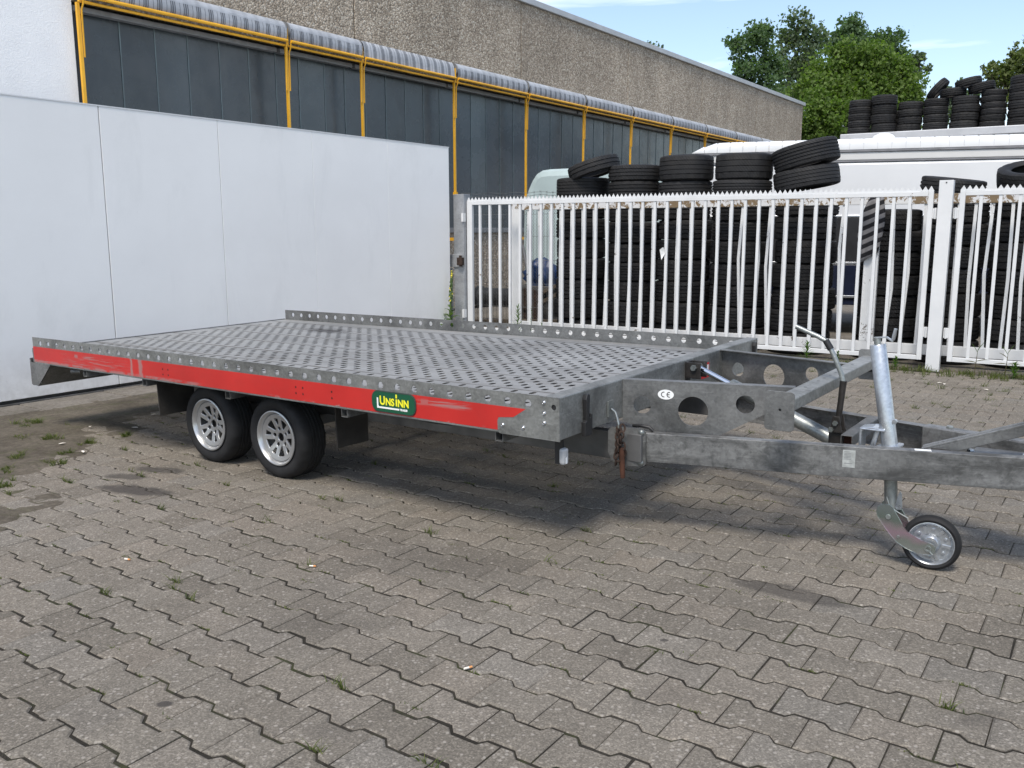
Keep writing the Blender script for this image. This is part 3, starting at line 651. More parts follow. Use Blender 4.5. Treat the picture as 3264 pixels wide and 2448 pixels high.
# striped cloth over the rail
mb=MB(); nu,nz=10,22; vs=[];fs=[]
for i in range(nu+1):
    for j in range(nz+1):
        t=j/nz; s=i/nu; wdt=.10+.17*math.sin(min(1,t*1.5+.1)*math.pi*.55); uu=-.735+(s-.5)*wdt*(1-.25*max(0,t-.7)/.3)-.07*t+.05*max(0,t-.75); z=1.945-t*(.66+.16*(1-s)*(t>.6)*(t-.6)*2)
        vs.append((uu,.215-.022*math.sin(s*9+t*3)-.03*math.sin(t*3.1)+(.03 if t<.05 else 0),z))
for i in range(nu):
    for j in range(nz): a=i*(nz+1)+j; fs.append((a,a+1,a+nz+2,a+nz+1))
mb.add(vs,fs); o=make('cloth', mb, M_['cloth'], M=MG, base=(-.75,.2,1.9), smooth=80); tag(o,'black and grey striped cloth hanging over the old gate rail','cloth')
sm=o.modifiers.new('solid','SOLIDIFY'); sm.thickness=.006
# scrap of torn paper caught on a picket
mb=MB(); mb.add([(-3.27,-.03,1.30),(-3.215,-.045,1.335),(-3.19,-.03,1.26),(-3.235,-.05,1.17),(-3.255,-.025,1.22)],[(0,1,2),(0,2,4),(4,2,3)])
tag(make('paper_scrap', mb, M_['sticker'], M=MG, base=(-3.23,-.03,1.2)),'torn white scrap caught on a picket mid-gate','scrap')

# ---- chain-link fence with barbed wire behind the gate's left end
cf=thing('chain_link_fence','wire mesh fence topped with barbed wire behind the gate left end','fence',MG,(-6.2,1.35,0))
mb=MB(); F=1.35; s=.062; z0,z1=.02,1.92; u0,u1=-7.3,-5.1
nu=int((u1-u0)/s)
for i in range(nu):
    pts=[]; zz=z0; k=0
    while zz<z1:
        ph=1 if k%2 else 0; pts.append((u0+i*s+(s/2 if ph else 0)*(1 if i%2==0 else 1)+(.0),F+(.003 if ph else -.003),zz)); zz+=s*.75; k+=1
    mb.tube(pts,.0030,3,False)
    pts2=[(u0+i*s+(s/2 if (j%2==0) else 0),F+(.003 if j%2 else -.003),z0+j*s*.75) for j in range(k)]
    mb.tube(pts2,.0030,3,False)
make('wire_mesh', mb, M_['wire'], cf)
for z in (.35,.72,1.09,1.46,1.80):
    mb=MB(); mb.tube([(u0,F-.006,z+.004*math.sin(u0*3)),((u0+u1)/2,F-.006,z-.008),(u1,F-.006,z)],.003,5,False); make('line_wire', mb, M_['wire'], cf)
for z in (2.08,2.125):
    mb=MB(); n=60; pts=[(u0+(u1-u0)*i/n,F+.004*math.sin(i*1.3),z+.008*math.sin(i*.5)) for i in range(n+1)]; mb.tube(pts,.003,4,False)
    for i in range(2,n,3):
        c=Vector(pts[i]); mb.tube([c+Vector((-.012,0,-.022)),c+Vector((.012,0,.022))],.002,3); mb.tube([c+Vector((.014,.01,-.016)),c+Vector((-.014,-.01,.016))],.002,3)
    make('barbed_wire', mb, M_['wire'], cf)
for u in (-7.27,-5.12):
    mb=MB(); mb.tube([(u,F+.02,0),(u,F+.02,2.14)],.022,8); make('post', mb, M_['wire'], cf)
# ================================================================== TYRES
def tyre_mesh(name, D, W, mat, n=60, rim=.235, seed=0, wide=True):
    r=random.Random(seed); Ro=D/2; h=W/2; mb=MB(); prof=[]
    # outer profile from lower bead round the tread to the upper bead, then back inside
    low=[(rim,-h*.72),(rim+.012,-h*.86),(rim+.05,-h*.97),(Ro-.075,-h),(Ro-.04,-h*.985),(Ro-.018,-h*.93)]
    prof+=low; tw=h*.86; ng=(3,4,4,5)[seed%4] if wide else (2,3)[seed%2]; gw=(.007,.005,.009)[seed%3]
    cuts=[-tw+2*tw*(i+1)/(ng+1) for i in range(ng)]
    prof.append((Ro-.006,-tw))
    for c in cuts: prof+=[(Ro,c-gw),(Ro-.011,c-gw*.5),(Ro-.011,c+gw*.5),(Ro,c+gw)]
    prof.append((Ro-.006,tw)); prof+=[(a,-b) for a,b in low[::-1]]
    inner=[(rim+.02,h*.66),(Ro-.055,h*.8),(Ro-.032,h*.4),(Ro-.032,-h*.4),(Ro-.055,-h*.8),(rim+.02,-h*.66)]
    prof+=inner; k=len(prof); vs=[]; fs=[]; no=k-len(inner)
    for j in range(n):
        a=2*math.pi*j/n; c,s=math.cos(a),math.sin(a)
        for i,(rr,z) in enumerate(prof):
            q=rr
            if 5<=i<=no-6 and j%(3+seed%3)==0 and (i<9 or i>no-10): q-=.009
            if i in (4,5,no-6,no-5) and j%(3+seed%3)==0: q-=.006
            vs.append((c*q,s*q,z))
    for j in range(n):
        p=(j+1)%n
        for i in range(k): fs.append((j*k+i,p*k+i,p*k+(i+1)%k,j*k+(i+1)%k))
    me=bpy.data.meshes.new(name); me.from_pydata(vs,[],fs); me.materials.append(mat); me.update(); me.shade_smooth(); me.set_sharp_from_angle(angle=R(38)); return me
TYM={}
def tyre(M, u, off, z, D, W, label, group, tilt=(0,0), far=False):
    key=(round(D,2),round(W,3),far)
    if key not in TYM: TYM[key]=tyre_mesh('tyre',D,W,M_['tyre_far' if far else 'tyre'],40 if far else 64,min(.235,D*.33),len(TYM),W>.24)
    o=bpy.data.objects.new('tyre',TYM[key]); COL.objects.link(o)
    o.matrix_world = M@Matrix.Translation((u,off,z))@Matrix.Rotation(tilt[0],4,'Y')@Matrix.Rotation(tilt[1],4,'X')@Matrix.Rotation(random.uniform(0,6.28),4,'Z')
    return tag(o,label,'tyre',group)
NUM=['lowest','second from the ground','third from the ground','fourth from the ground','fifth from the ground','sixth from the ground','seventh from the ground','eighth from the ground','ninth from the ground','topmost']
SN=['leftmost','second from left','third from left','fourth from left','fifth from left']
GY=.86
def stack(u,D,Ws,what,top=None):
    z=0; n=len(Ws); tot=sum(Ws); j=[w*random.uniform(.9,1.1) for w in Ws[:-1]]+[Ws[-1]]; k=(tot-Ws[-1])/max(1e-6,sum(j[:-1])); Ws=[round(w*k,2) for w in j[:-1]]+[round(tot-sum(round(w*k,2) for w in j[:-1]),3)]
    for i,w in enumerate(Ws):
        pos='topmost' if i==n-1 and top is None else NUM[i]
        tyre(MG,u+random.uniform(-.018,.018),GY+random.uniform(-.015,.02),z+w/2,D*random.uniform(.93,1.02),w,f'black tyre in {what}, {pos}','tyres stacked behind the gate',(random.uniform(-.012,.012),random.uniform(-.012,.012)))
        z+=w
    return z
rr=lambda D:round(D,2)
z=stack(-4.83,.76,[.285]*8,'the leftmost stack behind the gate',1)
tyre(MG,-4.60,GY-.10,2.405,.74,.19,'loose black tyre leaning at an angle on the leftmost stack','loose tyres on top of the stacks',(-.29,.05))
z=stack(-4.02,.75,[.278]*8+[.20],'the second stack from the left behind the gate')
z=stack(-3.28,.76,[.2735]*8+[.335],'the third stack from the left behind the gate')
z=stack(-2.49,.78,[.2735]*8+[.325],'the fourth stack from the left behind the gate')
z=stack(-1.67,.80,[.285]*7,'the fifth stack from the left behind the gate',1)
tyre(MG,-1.69,GY,z+.185,.80,.25,'upper but one tilted tyre on the fifth stack behind the gate','loose tyres on top of the stacks',(-.16,.02))
tyre(MG,-1.71,GY-.02,z+.465,.80,.28,'topmost tyre tilted to the left on the fifth stack','loose tyres on top of the stacks',(-.24,.03))
z=stack(-.655,.75,[.255]*7,'the low stack left of the white post')
z=stack(.04,.70,[.27]*7,'the stack behind the white post',1)
tyre(MG,-.02,GY-.02,z+.145,.70,.20,'tilted black tyre sticking up beside the thick white post','loose tyres on top of the stacks',(.13,.05))
z=stack(.76,.74,[.278]*7,'the stack behind the right gate leaf',1)
tyre(MG,.80,GY-.04,z+.19,.76,.215,'black tyre tipped towards the viewer on the right stack','loose tyres on top of the stacks',(-.05,.30))

# ---- grey flat-roofed shed behind the camper with stacks of tyres on its roof
SO=15.0; ZR=4.06
sh=thing('storage_shed','pale grey flat-roofed shed with tyre stacks on its roof','shed',MG,(2,SO+2,0))
mb=MB(); mb.box(-4.08,8,SO-.30,SO+4,0,3.86); make('wall', mb, M_['shed'], sh)
mb=MB(); mb.box(-4.11,8.05,SO-.36,SO+4.05,3.862,ZR); make('roof_edge', mb, M_['shed'], sh, bev=.02)
US=[(-3.713,.58,[.177]*5),(-3.104,.64,[.24]*4),(-2.472,.60,[.188]*4),(-1.857,.60,[.197]*4),(-1.195,.65,[.20]*4),(-.565,.58,[.152]*6),(.105,.70,[.20]*6),(.82,.66,[.2]*6)]
for k,(u,D,Ws) in enumerate(US):
    zz=ZR
    for i,w in enumerate(Ws):
        pos='topmost' if i==len(Ws)-1 else NUM[i].replace('ground','roof')
        tyre(MG,u+random.uniform(-.02,.02),SO+.05+random.uniform(-.02,.02),zz+w/2,D,w,f'shed roof tyre, {ords[k]} stack from left, {pos}','tyres on the shed roof',(random.uniform(-.02,.02),0),True); zz+=w
for (u,zc,t,w,lab) in ((-1.86,5.09,-.85,.19,'steeply leaning tyre on the shed roof above the fourth stack'),(-1.50,4.98,-.05,.2,'flat loose tyre on the shed roof beside the leaning one'),(-1.17,5.20,-.22,.18,'uppermost loose tyre on the shed roof pile'),(-.86,5.06,-.20,.2,'slightly tilted loose tyre on the shed roof above fifth stack')):
    tyre(MG,u,SO+.1,zc,.62,w,lab,'loose tyres on the shed roof',(t,0),True)
for (u,zc,lab) in ((-2.75,4.62,'tyre half hidden between second and third roof stacks'),(-.9,4.62,'tyre half hidden behind fifth and sixth roof stacks')):
    for q in range(3): tyre(MG,u,SO+.62,ZR+.1+q*.2,.62,.2,lab+', '+NUM[q].replace(' from the ground',' up'),'tyres at the back of the shed roof',(0,0),True)

# ================================================================== WHITE CAMPER behind the stacks
cv=thing('camper_van','white camper with ribbed roof edge behind the tyre stacks','camper',MC,(1.5,1,0))
mb=MB(); prof=[(-2.55,.45),(-2.62,1.2),(-2.66,2.30),(-2.6,2.52),(4.6,2.52),(4.6,.45)]; mb.prism(prof,(0,0,0),(1,0,0),(0,0,1),-2.2); make('body', mb, M_['white'], cv, bev=.04)
mb=MB(); mb.box(-2.60,4.6,-.012,2.2,2.545,2.655); make('cornice', mb, M_['cream'], cv, bev=.01)
mb=MB(); mb.box(-2.61,4.6,-.006,2.2,2.521,2.544); make('seal', mb, M_['grey_seal'], cv)
mb=MB(); mb.box(-2.62,4.6,-.03,2.2,2.656,2.694); make('gutter', mb, M_['grey_seal'], cv, bev=.008)
x=-2.66
first=True
while x<4.5:
    w=.188; t0=max(0,min(1,(x+2.66)/.4)); t1=max(0,min(1,(x+w+2.66)/.4)); h0=.02+.135*t0**.7; h1=.02+.135*t1**.7
    mb=MB(); vs=[]
    for xx,h in ((x+.002,h0-.006),(x+.02,h0),(x+w-.02,h1),(x+w-.002,h1-.006)):
        for y,z in ((-.035,2.695),(-.038,2.695+h*.55),(-.02,2.695+h*.85),(.03,2.695+h),(1.1,2.715+h*1.15)): vs.append((xx,y,z))
    fs=[(i*5+j,(i+1)*5+j,(i+1)*5+j+1,i*5+j+1) for i in range(3) for j in range(4)]; mb.add(vs,fs); make('roof_rib', mb, M_['white_roof'], cv, smooth=50); x+=w
mb=MB(); mb.lathe([(.0,.10),(.07,.092),(.13,.065),(.16,.03),(.165,0)],(.075,.32,2.85),(0,0,1),20); make('roof_vent', mb, M_['white_roof'], cv, smooth=60)
mb=MB(); mb.box(-2.45,4.5,-.014,.05,1.08,1.73); make('window', mb, M_['black'], cv, bev=.01)
mb=MB(); mb.box(-2.5,4.55,-.02,.05,1.731,1.76).box(-2.5,4.55,-.02,.05,1.04,1.079).box(-2.5,4.55,-.05,.05,.55,.585); make('trim', mb, M_['silver_trim'], cv, bev=.004)
mb=MB(); mb.box(-2.52,4.55,-.016,.05,.44,1.038); make('lower_body', mb, M_['navy'], cv, bev=.01)
for xw in (-1.6,2.6):
    mb=MB(); mb.lathe([(.12,-.1),(.30,-.1),(.32,-.06),(.32,.1),(.12,.1)],(xw,.12,.32),(0,1,0),28,closed=True); make('wheel', mb, M_['tyre_trailer'], cv, smooth=40)

# ================================================================== COVERED BOAT / junk at the gate's left end
tv=thing('covered_vehicle','rounded hull under a pale teal cover behind the wire fence','cover',MG,(-5.4,3.4,0))
prof=[(-6.82,.5),(-6.88,1.2),(-6.86,2.05),(-6.77,2.26),(-6.70,2.40),(-6.62,2.50),(-6.52,2.55),(-6.37,2.565),(-5.4,2.57),(-4.2,2.55),(-4.1,.5)]
mb=MB(); mb.prism(prof,(0,2.6,0),(1,0,0),(0,0,1),-1.7); make('cover', mb, M_['teal'], tv, bev=.12)
mb=MB(); mb.tube([(-6.84,2.58,1.3),(-6.74,2.57,.9),(-6.58,2.58,.6),(-6.3,2.58,.52)],.025,6); make('rope', mb, M_['grey_seal'], tv)
for u in (-6.1,-4.7):
    mb=MB(); mb.lathe([(.1,-.09),(.26,-.09),(.28,-.05),(.28,.09),(.1,.09)],(u,2.8,.28),(0,1,0),24,closed=True); make('wheel', mb, M_['tyre_trailer'], tv, smooth=40)
mb=MB(); mb.box(-6.6,-4.2,3.2,3.5,.38,.505); make('cradle', mb, M_['under'], tv)
# big pipe lying, rusty drum, timbers, blue tarp
mb=MB(); mb.lathe([(.135,0),(.16,0),(.16,1.1),(.135,1.1)],(-7.50,2.2,.41),(1,-.12,.0),28,closed=True)
for h in (0,.03): mb.lathe([(.15,h),(.185,h),(.185,h+.02),(.15,h+.02)],(-7.50,2.2,.41),(1,-.12,0),28,closed=True)
tag(make('pipe', mb, M_['pipe'], M=MG, base=(-7.0,2.1,.25), smooth=40),'dark grey pipe lying behind the wire fence','pipe')
mb=MB(); mb.lathe([(.05,0),(.28,0),(.29,.02),(.28,.05),(.05,.05)],(-6.27,1.75,.33),(.35,-1,.12),32,closed=True); mb.lathe([(0,-.02),(.06,-.02),(.07,.09),(0,.09)],(-6.27,1.75,.33),(.35,-1,.12),16)
tag(make('flange_disc', mb, M_['rust_dark'], M=MG, base=(-6.27,1.75,0), smooth=40),'round rusty iron disc leaning behind the gate left end','disc')
TIMB=[((-6.25,1.95,.47),(-5.5,2.0,.80),'upper rough timber sloping over the scrap behind the fence'),((-6.2,1.80,.30),(-5.5,1.9,.66),'lower rough timber sloping over the scrap behind the fence'),((-7.2,1.55,.05),(-5.6,1.62,.12),'long plank lying on the ground behind the fence')]
for a,b,l in TIMB:
    mb=MB(); mb.bar(a,b,.09,.06); tag(make('timber', mb, M_['wood'], M=MG, base=a, bev=.008), l,'timber','timbers by the fence')
bmh=bmesh.new(); bmesh.ops.create_icosphere(bmh,subdivisions=3,radius=1)
for v in bmh.verts:
    c=v.co; f=1+.16*math.sin(c.x*7+c.z*5)+.12*math.sin(c.y*9-c.x*4)+.10*math.sin(c.z*11+c.y*6); v.co=Vector((c.x*.30*f,c.y*.22*f,(c.z*.27*f if c.z>-.4 else -.12)+.12*max(0,1-abs(c.x)*2.2)*(c.z>0)))
mb=MB(); mb.add([(v.co.x-6.27,v.co.y+2.25,v.co.z+.76) for v in bmh.verts],[tuple(v.index for v in f.verts) for f in bmh.faces]); bmh.free()
tag(make('tarp_bundle', mb, M_['blue_tarp'], M=MG, base=(-6.27,2.25,.5), smooth=70),'crumpled blue tarp bundle behind the wire fence','tarp')
mb=MB(); mb.box(-6.65,-5.5,2.03,2.55,-.02,.64); tag(make('scrap_crate', mb, M_['under'], M=MG, base=(-6.1,2.2,0), bev=.02),'dark crate under the blue tarp bundle','crate')

# ================================================================== TREES
def leaves(mb, centers, radii, n, size, squash=1.0, shell=.55):
    k=len(centers); C=np.array(centers); Rr=np.array(radii); wts=Rr**2.2; wts/=wts.sum(); idx=rng.choice(k,n,p=wts)
    d=rng.normal(size=(n,3)); d/=np.linalg.norm(d,axis=1)[:,None]; r=(.25+.95*rng.random(n)**.6)*(1+.5*np.maximum(0,rng.normal(size=n)))
    P=C[idx]+d*(Rr[idx]*r)[:,None]*np.array([1,1,squash])
    a=rng.normal(size=(n,3)); a/=np.linalg.norm(a,axis=1)[:,None]; b=np.cross(a,rng.normal(size=(n,3))); b/=np.linalg.norm(b,axis=1)[:,None]; c=np.cross(a,b)
    s=size*(.6+.8*rng.random(n))[:,None]; L=a*s; Wd=b*s*.42; Bd=c*s*.12
    V=np.stack([P-L*.5,P+Wd+Bd,P+L*.5,P-Wd+Bd],1).reshape(-1,3); n0=len(mb.v)
    mb.v += [tuple(x) for x in V.tolist()]; mb.f += [(n0+4*i,n0+4*i+1,n0+4*i+2,n0+4*i+3) for i in range(n)]; mb.m += [0]*n
FPX=2833.06
def px(x,y,D):
    """point at depth D seen at photo pixel x,y, used once to read off tree positions"""
    v=_r2*((x-1632)/FPX)+_u2*(-(y-1224)/FPX)+_f; return Vector((0,0,CAM_H))+v*(D/v.y)
def tree(label, D, blobs, n, size, mat, group='trees behind the hall', trunk_r=.14, shell=.45, depthf=.8):
    cs=[];rs=[]
    for (x,y,r) in blobs:
        c=px(x,y,D); r_=r*D/FPX
        for k in range(max(5,int(r/4))):
            dv=Vector((random.gauss(0,1),random.gauss(0,1)*depthf,random.gauss(0,1))).normalized()*r_*random.uniform(.2,.85); cs.append(tuple(c+dv)); rs.append(r_*random.uniform(.16,.42))
    bx=sum(b[0]*b[2] for b in blobs)/sum(b[2] for b in blobs); base=px(bx,740,D); base.z=0
    t=thing('tree',label,'tree',MI,tuple(base),group)
    mb=MB(); top=max((px(b[0],b[1],D) for b in blobs),key=lambda v:v.z); mid=base.lerp(top,.45)+Vector((random.uniform(-.3,.3),0,0)); mb.tube([base,base.lerp(mid,.5)+Vector((.1,0,0)),mid,mid.lerp(top,.6),top],[trunk_r,trunk_r*.85,trunk_r*.65,trunk_r*.35,.02],7)
    for (x,y,r) in blobs:
        c=px(x,y,D)
        for k in range(2):
            e=c+Vector((random.uniform(-1,1),random.uniform(-.6,.6),random.uniform(.1,1)))*r*D/FPX*.8; s0=base.lerp(top,random.uniform(.35,.75)); mb.tube([s0,s0.lerp(c,.6),c.lerp(e,.4),e],[trunk_r*.25,trunk_r*.15,trunk_r*.08,.006],5)
    make('trunk', mb, M_['bark'], t, smooth=60)
    mb=MB(); leaves(mb,cs,rs,n,size,1,shell); make('crown', mb, M_[mat], t)
    return t
tree('dark green tree rising just right of the hall roof',47,[(2340,150,48),(2400,130,60),(2360,215,62),(2430,210,62),(2440,120,36),(2370,290,60),(2440,300,70),(2400,400,80)],11000,.165,'leaf_dark')
tree('tall airy grey-green tree with open leafy top',49,[(2535,70,42),(2575,60,34),(2540,130,58),(2590,130,52),(2500,160,44),(2560,200,70),(2510,240,62),(2560,300,70)],5600,.18,'leaf_blue',shell=.15)
tree('dark bushy tree with a pointed crown in mid-cluster',52,[(2700,90,46),(2730,75,34),(2670,120,46),(2740,130,44),(2640,110,26),(2700,190,80)],8000,.165,'leaf_dark')
tree('dark round-topped tree at the right of the cluster',52,[(2810,130,48),(2850,150,52),(2790,170,56),(2880,200,48),(2830,230,80)],8000,.165,'leaf_dark')
tree('sparse dark branch tree at the cluster right edge',50,[(2925,200,30),(2945,190,22),(2910,235,30),(2930,180,14),(2950,215,20)],800,.18,'leaf_blue',trunk_r=.07,shell=.2)
tree('broad light green tree filling the middle behind the shed',41,[(2680,190,60),(2760,210,75),(2600,235,60),(2850,250,75),(2640,290,95),(2750,320,105),(2860,330,90),(2920,300,50),(2930,260,30),(2560,300,50),(2800,400,90),(2665,160,26)],26000,.155,'leaf_light')
tree('low light green tree beside the hall end wall',38,[(2590,330,48),(2620,380,70),(2570,410,60),(2660,420,70),(2600,470,60),(2680,360,50)],11000,.14,'leaf_light')
tree('olive green tree at the right edge above the tyres',42,[(3215,250,56),(3160,235,34),(3260,190,40),(3225,165,26),(3300,240,70),(3240,290,60),(3280,130,30),(3130,215,14),(3235,140,12)],6500,.16,'leaf_olive',shell=.25)
tree('distant grey-green tree peeping over the roof tyres',48,[(3020,300,34),(2985,280,16),(3060,270,22),(3090,300,40),(3050,350,60)],1500,.18,'leaf_blue',shell=.2)
tree('treetop just peeping above the hall roof edge',55,[(2040,150,24),(2065,145,20),(2090,165,30),(2050,190,50)],700,.19,'leaf_blue',shell=.2)
# ================================================================== TRAILER
TB=(2.2,1.25,-.735)
tr=thing('flatbed_trailer','grey galvanised twin-axle flatbed trailer with a red side stripe','trailer',MT,TB)
G,GD,GB=M_['galv'],M_['galv_dark'],M_['galv_beam']
X,Y,Z=(1,0,0),(0,1,0),(0,0,1)
WID=2.496
def circ(cx,cy,r,n=20,sx=1): return [(cx+sx*r*math.cos(2*math.pi*i/n),cy+r*math.sin(2*math.pi*i/n)) for i in range(n)]
def rail(y0,sgn):
    mb=MB(); hole=lambda a:.0195
    o=(0,y0,0); ux,uy=(X,Z)
    for i in range(39):
        x0=-.113 if i==0 else i*.12-.06; x1=4.655 if i==38 else i*.12+.06
        mb.cell(x0,x1,-.157,.043,hole,o,ux,uy,.0055,cx=i*.12,cy=0)
    mb.box(-.113,4.655,y0-.0055,y0,.0428,.0436); mb.box(-.113,4.655,min(y0,y0+sgn*.045),max(y0,y0+sgn*.045),-.1615,-.1572); mb.box(-.1135,-.1128,y0-.0055,y0,-.157,.043)
    return mb
# un = X x Z = -Y, so cells grow towards -Y from y0
sr=make('side_rail', rail(.0055,1), G, tr); sr2=make('side_rail', rail(WID+.0055,-1), GD, tr)
# red foil on the near rail (and the far rail's outside)
poly=[(-.112,-.149),(4.384,-.149),(4.384,-.086),(4.478,-.075),(4.552,-.029),(-.112,-.029)]
mb=MB(); mb.prism(poly,(0,-.0002,0),X,Z,.0012); make('red_stripe', mb, M_['red'], tr)
mb=MB(); mb.prism(poly[::-1],(0,WID+.0062,0),X,Z,-.0012); make('red_stripe', mb, M_['red'], tr)
# corner plate with bolts
cp=[(4.383+.012,-.163),(4.383,-.15),(4.383,-.1),(4.390,-.088),(4.476,-.076),(4.555,-.026),(4.60,.0),(4.62,.0435),(4.741,.0435),(4.741,-.163)]
for yy,s in ((-.0004,1),(WID+.0064,-1)):
    mb=MB(); mb.plate(cp,[circ(4.709,-.004,.0135,16)],(0,yy,0),X,Z,.005*s); pl=make('corner_plate', mb, G, tr, bev=.0012)
    if s>0:
        for bx,bz in ((4.656,.015),(4.657,-.036),(4.657,-.083),(4.415,-.119),(4.536,-.119)):
            mb=MB(); mb.lathe([(0,.008),(.0035,.008),(.0035,.0055),(.006,.0075),(.0095,.004),(.0105,0)],(bx,-.0056,bz),(0,-1,0),14); make('bolt', mb, M_['chrome'], pl, smooth=40)
        mb=MB(); mb.box(4.66,4.738,.0,.01,-.16,.04); make('corner_back', mb, M_['black'], pl)
# front beam: hollow section with folded top flange
mb=MB(); mb.box(4.655,4.74,.0005,WID+.03,-.160,.0455); make('front_beam', mb, G, tr, bev=.006)
# rear beam and drop bumper
mb=MB(); mb.box(-.135,-.1135,.0,WID,-.155,-.043); make('rear_beam', mb, GD, tr, bev=.004)
mb=MB(); q=[(-.183,-.127),(-.17,-.1575),(.122,-.1575),(.122,-.162),(-.092,-.341),(-.19,-.333)]
mb.prism(q,(0,.004,0),X,Z,.006).prism(q,(0,WID-.002,0),X,Z,.006).box(-.19,-.184,.004,WID-.008,-.333,-.127).box(-.19,-.092,.004,WID-.008,-.341,-.336).prism([(.118,-.163),(.122,-.163),(-.09,-.34),(-.094,-.34)],(0,WID-.01,0),X,Z,WID-.02)
make('rear_bumper', mb, GD, tr)
# deck planks with real slots
seam=[.006,.140,.502,.864,1.226,1.588,1.950,2.312,2.4905]
def slot(a):
    c,s=abs(math.cos(a)),abs(math.sin(a)); hx,hy=.0152,.0292
    # stadium along y
    r1=hx/max(c,1e-6)
    if r1*s<=hy-hx: return r1
    d=hy-hx; b_=d*s; return b_+math.sqrt(max(0,b_*b_-(d*d-hx*hx)))
for k,(a,b) in enumerate(zip(seam[:-1],seam[1:])):
    mb=MB(); a2,b2=a+.003,b-.003; zt=-.050; x0,x1=-.11,4.655; o=(0,0,zt-.0012)
    if b-a>.3:
        c=(a+b)/2+.012; rows=[c+(i-2)*.06 for i in range(5)]
        mb.add([(x0,a2,zt),(x1,a2,zt),(x1,rows[0]-.03,zt),(x0,rows[0]-.03,zt)],[(0,1,2,3)]); mb.add([(x0,rows[-1]+.03,zt),(x1,rows[-1]+.03,zt),(x1,b2,zt),(x0,b2,zt)],[(0,1,2,3)])
        for ri,y in enumerate(rows):
            ph=.06 if ri%2 else 0; xs=.077+ph; first=x0; n=37 if not ri%2 else 37
            for i in range(n):
                cx=xs+i*.12; e0=x0 if i==0 else cx-.06; e1=x1 if i==n-1 else cx+.06
                mb.cell(e0,e1,y-.03,y+.03,slot,o,X,Y,.0012,back=False,cx=cx,cy=y)
    else: mb.add([(x0,a2,zt),(x1,a2,zt),(x1,b2,zt),(x0,b2,zt)],[(0,1,2,3)])
    mb.add([(x0,a2,zt),(x1,a2,zt),(x1,a2+.001,zt-.07),(x0,a2+.001,zt-.07)],[(0,3,2,1)]); mb.add([(x0,b2,zt),(x1,b2,zt),(x1,b2-.001,zt-.07),(x0,b2-.001,zt-.07)],[(0,1,2,3)])
    make('deck_plank', mb, M_['deck'], tr)
# cross members (square tube, open ends) and chassis beams
for xc in (.59,1.35,2.26,3.3,4.377):
    mb=MB(); s=.024; t=.0035; y0,y1=.012,WID-.01
    for z,dz in ((-.187,s),):
        mb.box(xc-s,xc+s,y0,y1,z-s,z-s+t).box(xc-s,xc+s,y0,y1,z+s-t,z+s).box(xc-s,xc-s+t,y0,y1,z-s+t,z+s-t).box(xc+s-t,xc+s,y0,y1,z-s+t,z+s-t)
    make('cross_member', mb, GD, tr)
for yc in (.50,1.74):
    mb=MB(); mb.box(.9,4.90,yc,yc+.05,-.358,-.212); make('chassis_beam', mb, M_['under'], tr, bev=.005)  # grey beams coloured dark, the shade under the deck is in the colour
for xa in (1.8389,2.5233):
    mb=MB(); mb.bar((xa-.0,.34,-.40),(xa,2.15,-.40),.07,.07); mb.bar((xa-.12,.44,-.40),(xa,.44,-.455),.06,.05).bar((xa-.12,2.05,-.40),(xa,2.05,-.455),.06,.05); make('axle', mb, M_['under'], tr, bev=.008)
# mudguards and flaps
for y0 in (.09,2.0):
    mb=MB(); mb.box(1.42,3.04,y0,y0+.34,-.172,-.164); make('mudguard', mb, M_['black'], tr)
    mb=MB(); mb.prism([(y0-.02,-.172),(y0+.27,-.172),(y0+.262,-.43),(y0-.015,-.425)],(1.40,0,0),Y,Z,.008); make('mud_flap', mb, M_['flap'], tr)
    mb=MB(); mb.prism([(y0+.07,-.172),(y0+.335,-.172),(y0+.33,-.46),(y0+.075,-.455)],(3.06,0,0),Y,Z,.008); make('mud_flap', mb, M_['flap'], tr)
# wheels
def spoke_plate():
    mb=MB(); Ro=.151; holes=[circ(0,0,.027,18)]
    for k in range(5):
        a=2*math.pi*k/5+.3
        holes.append([(.056*math.cos(a)+.0125*math.cos(b)*1.0,.056*math.sin(a)+.0125*math.sin(b)) for b in [2*math.pi*i/12 for i in range(12)]])
        def arcwin(c,w0,w1,r0,r1):
            out=[]
            for i in range(5): t=c-w1+2*w1*i/4; out.append((r1*math.cos(t),r1*math.sin(t)))
            for i in range(4): t=c+w0-2*w0*i/3; out.append((r0*math.cos(t),r0*math.sin(t)))
            return out
        holes.append(arcwin(a,.08,.14,.083,.122))
        holes.append(arcwin(a+math.pi/5,.10,.25,.060,.122))
    warp=lambda x,y: -.048-.012*math.cos(min(1,math.hypot(x,y)/.06)*math.pi)*-1+max(0,(math.hypot(x,y)-.075)/.075)**1.3*.030
    mb.plate(circ(0,0,Ro,48),holes,(0,0,0),(1,0,0),(0,0,1),.012,warp=lambda x,y:-.058+.024*min(1,max(0,(math.hypot(x,y)-.045)/.10))); return mb
SPK=spoke_plate()
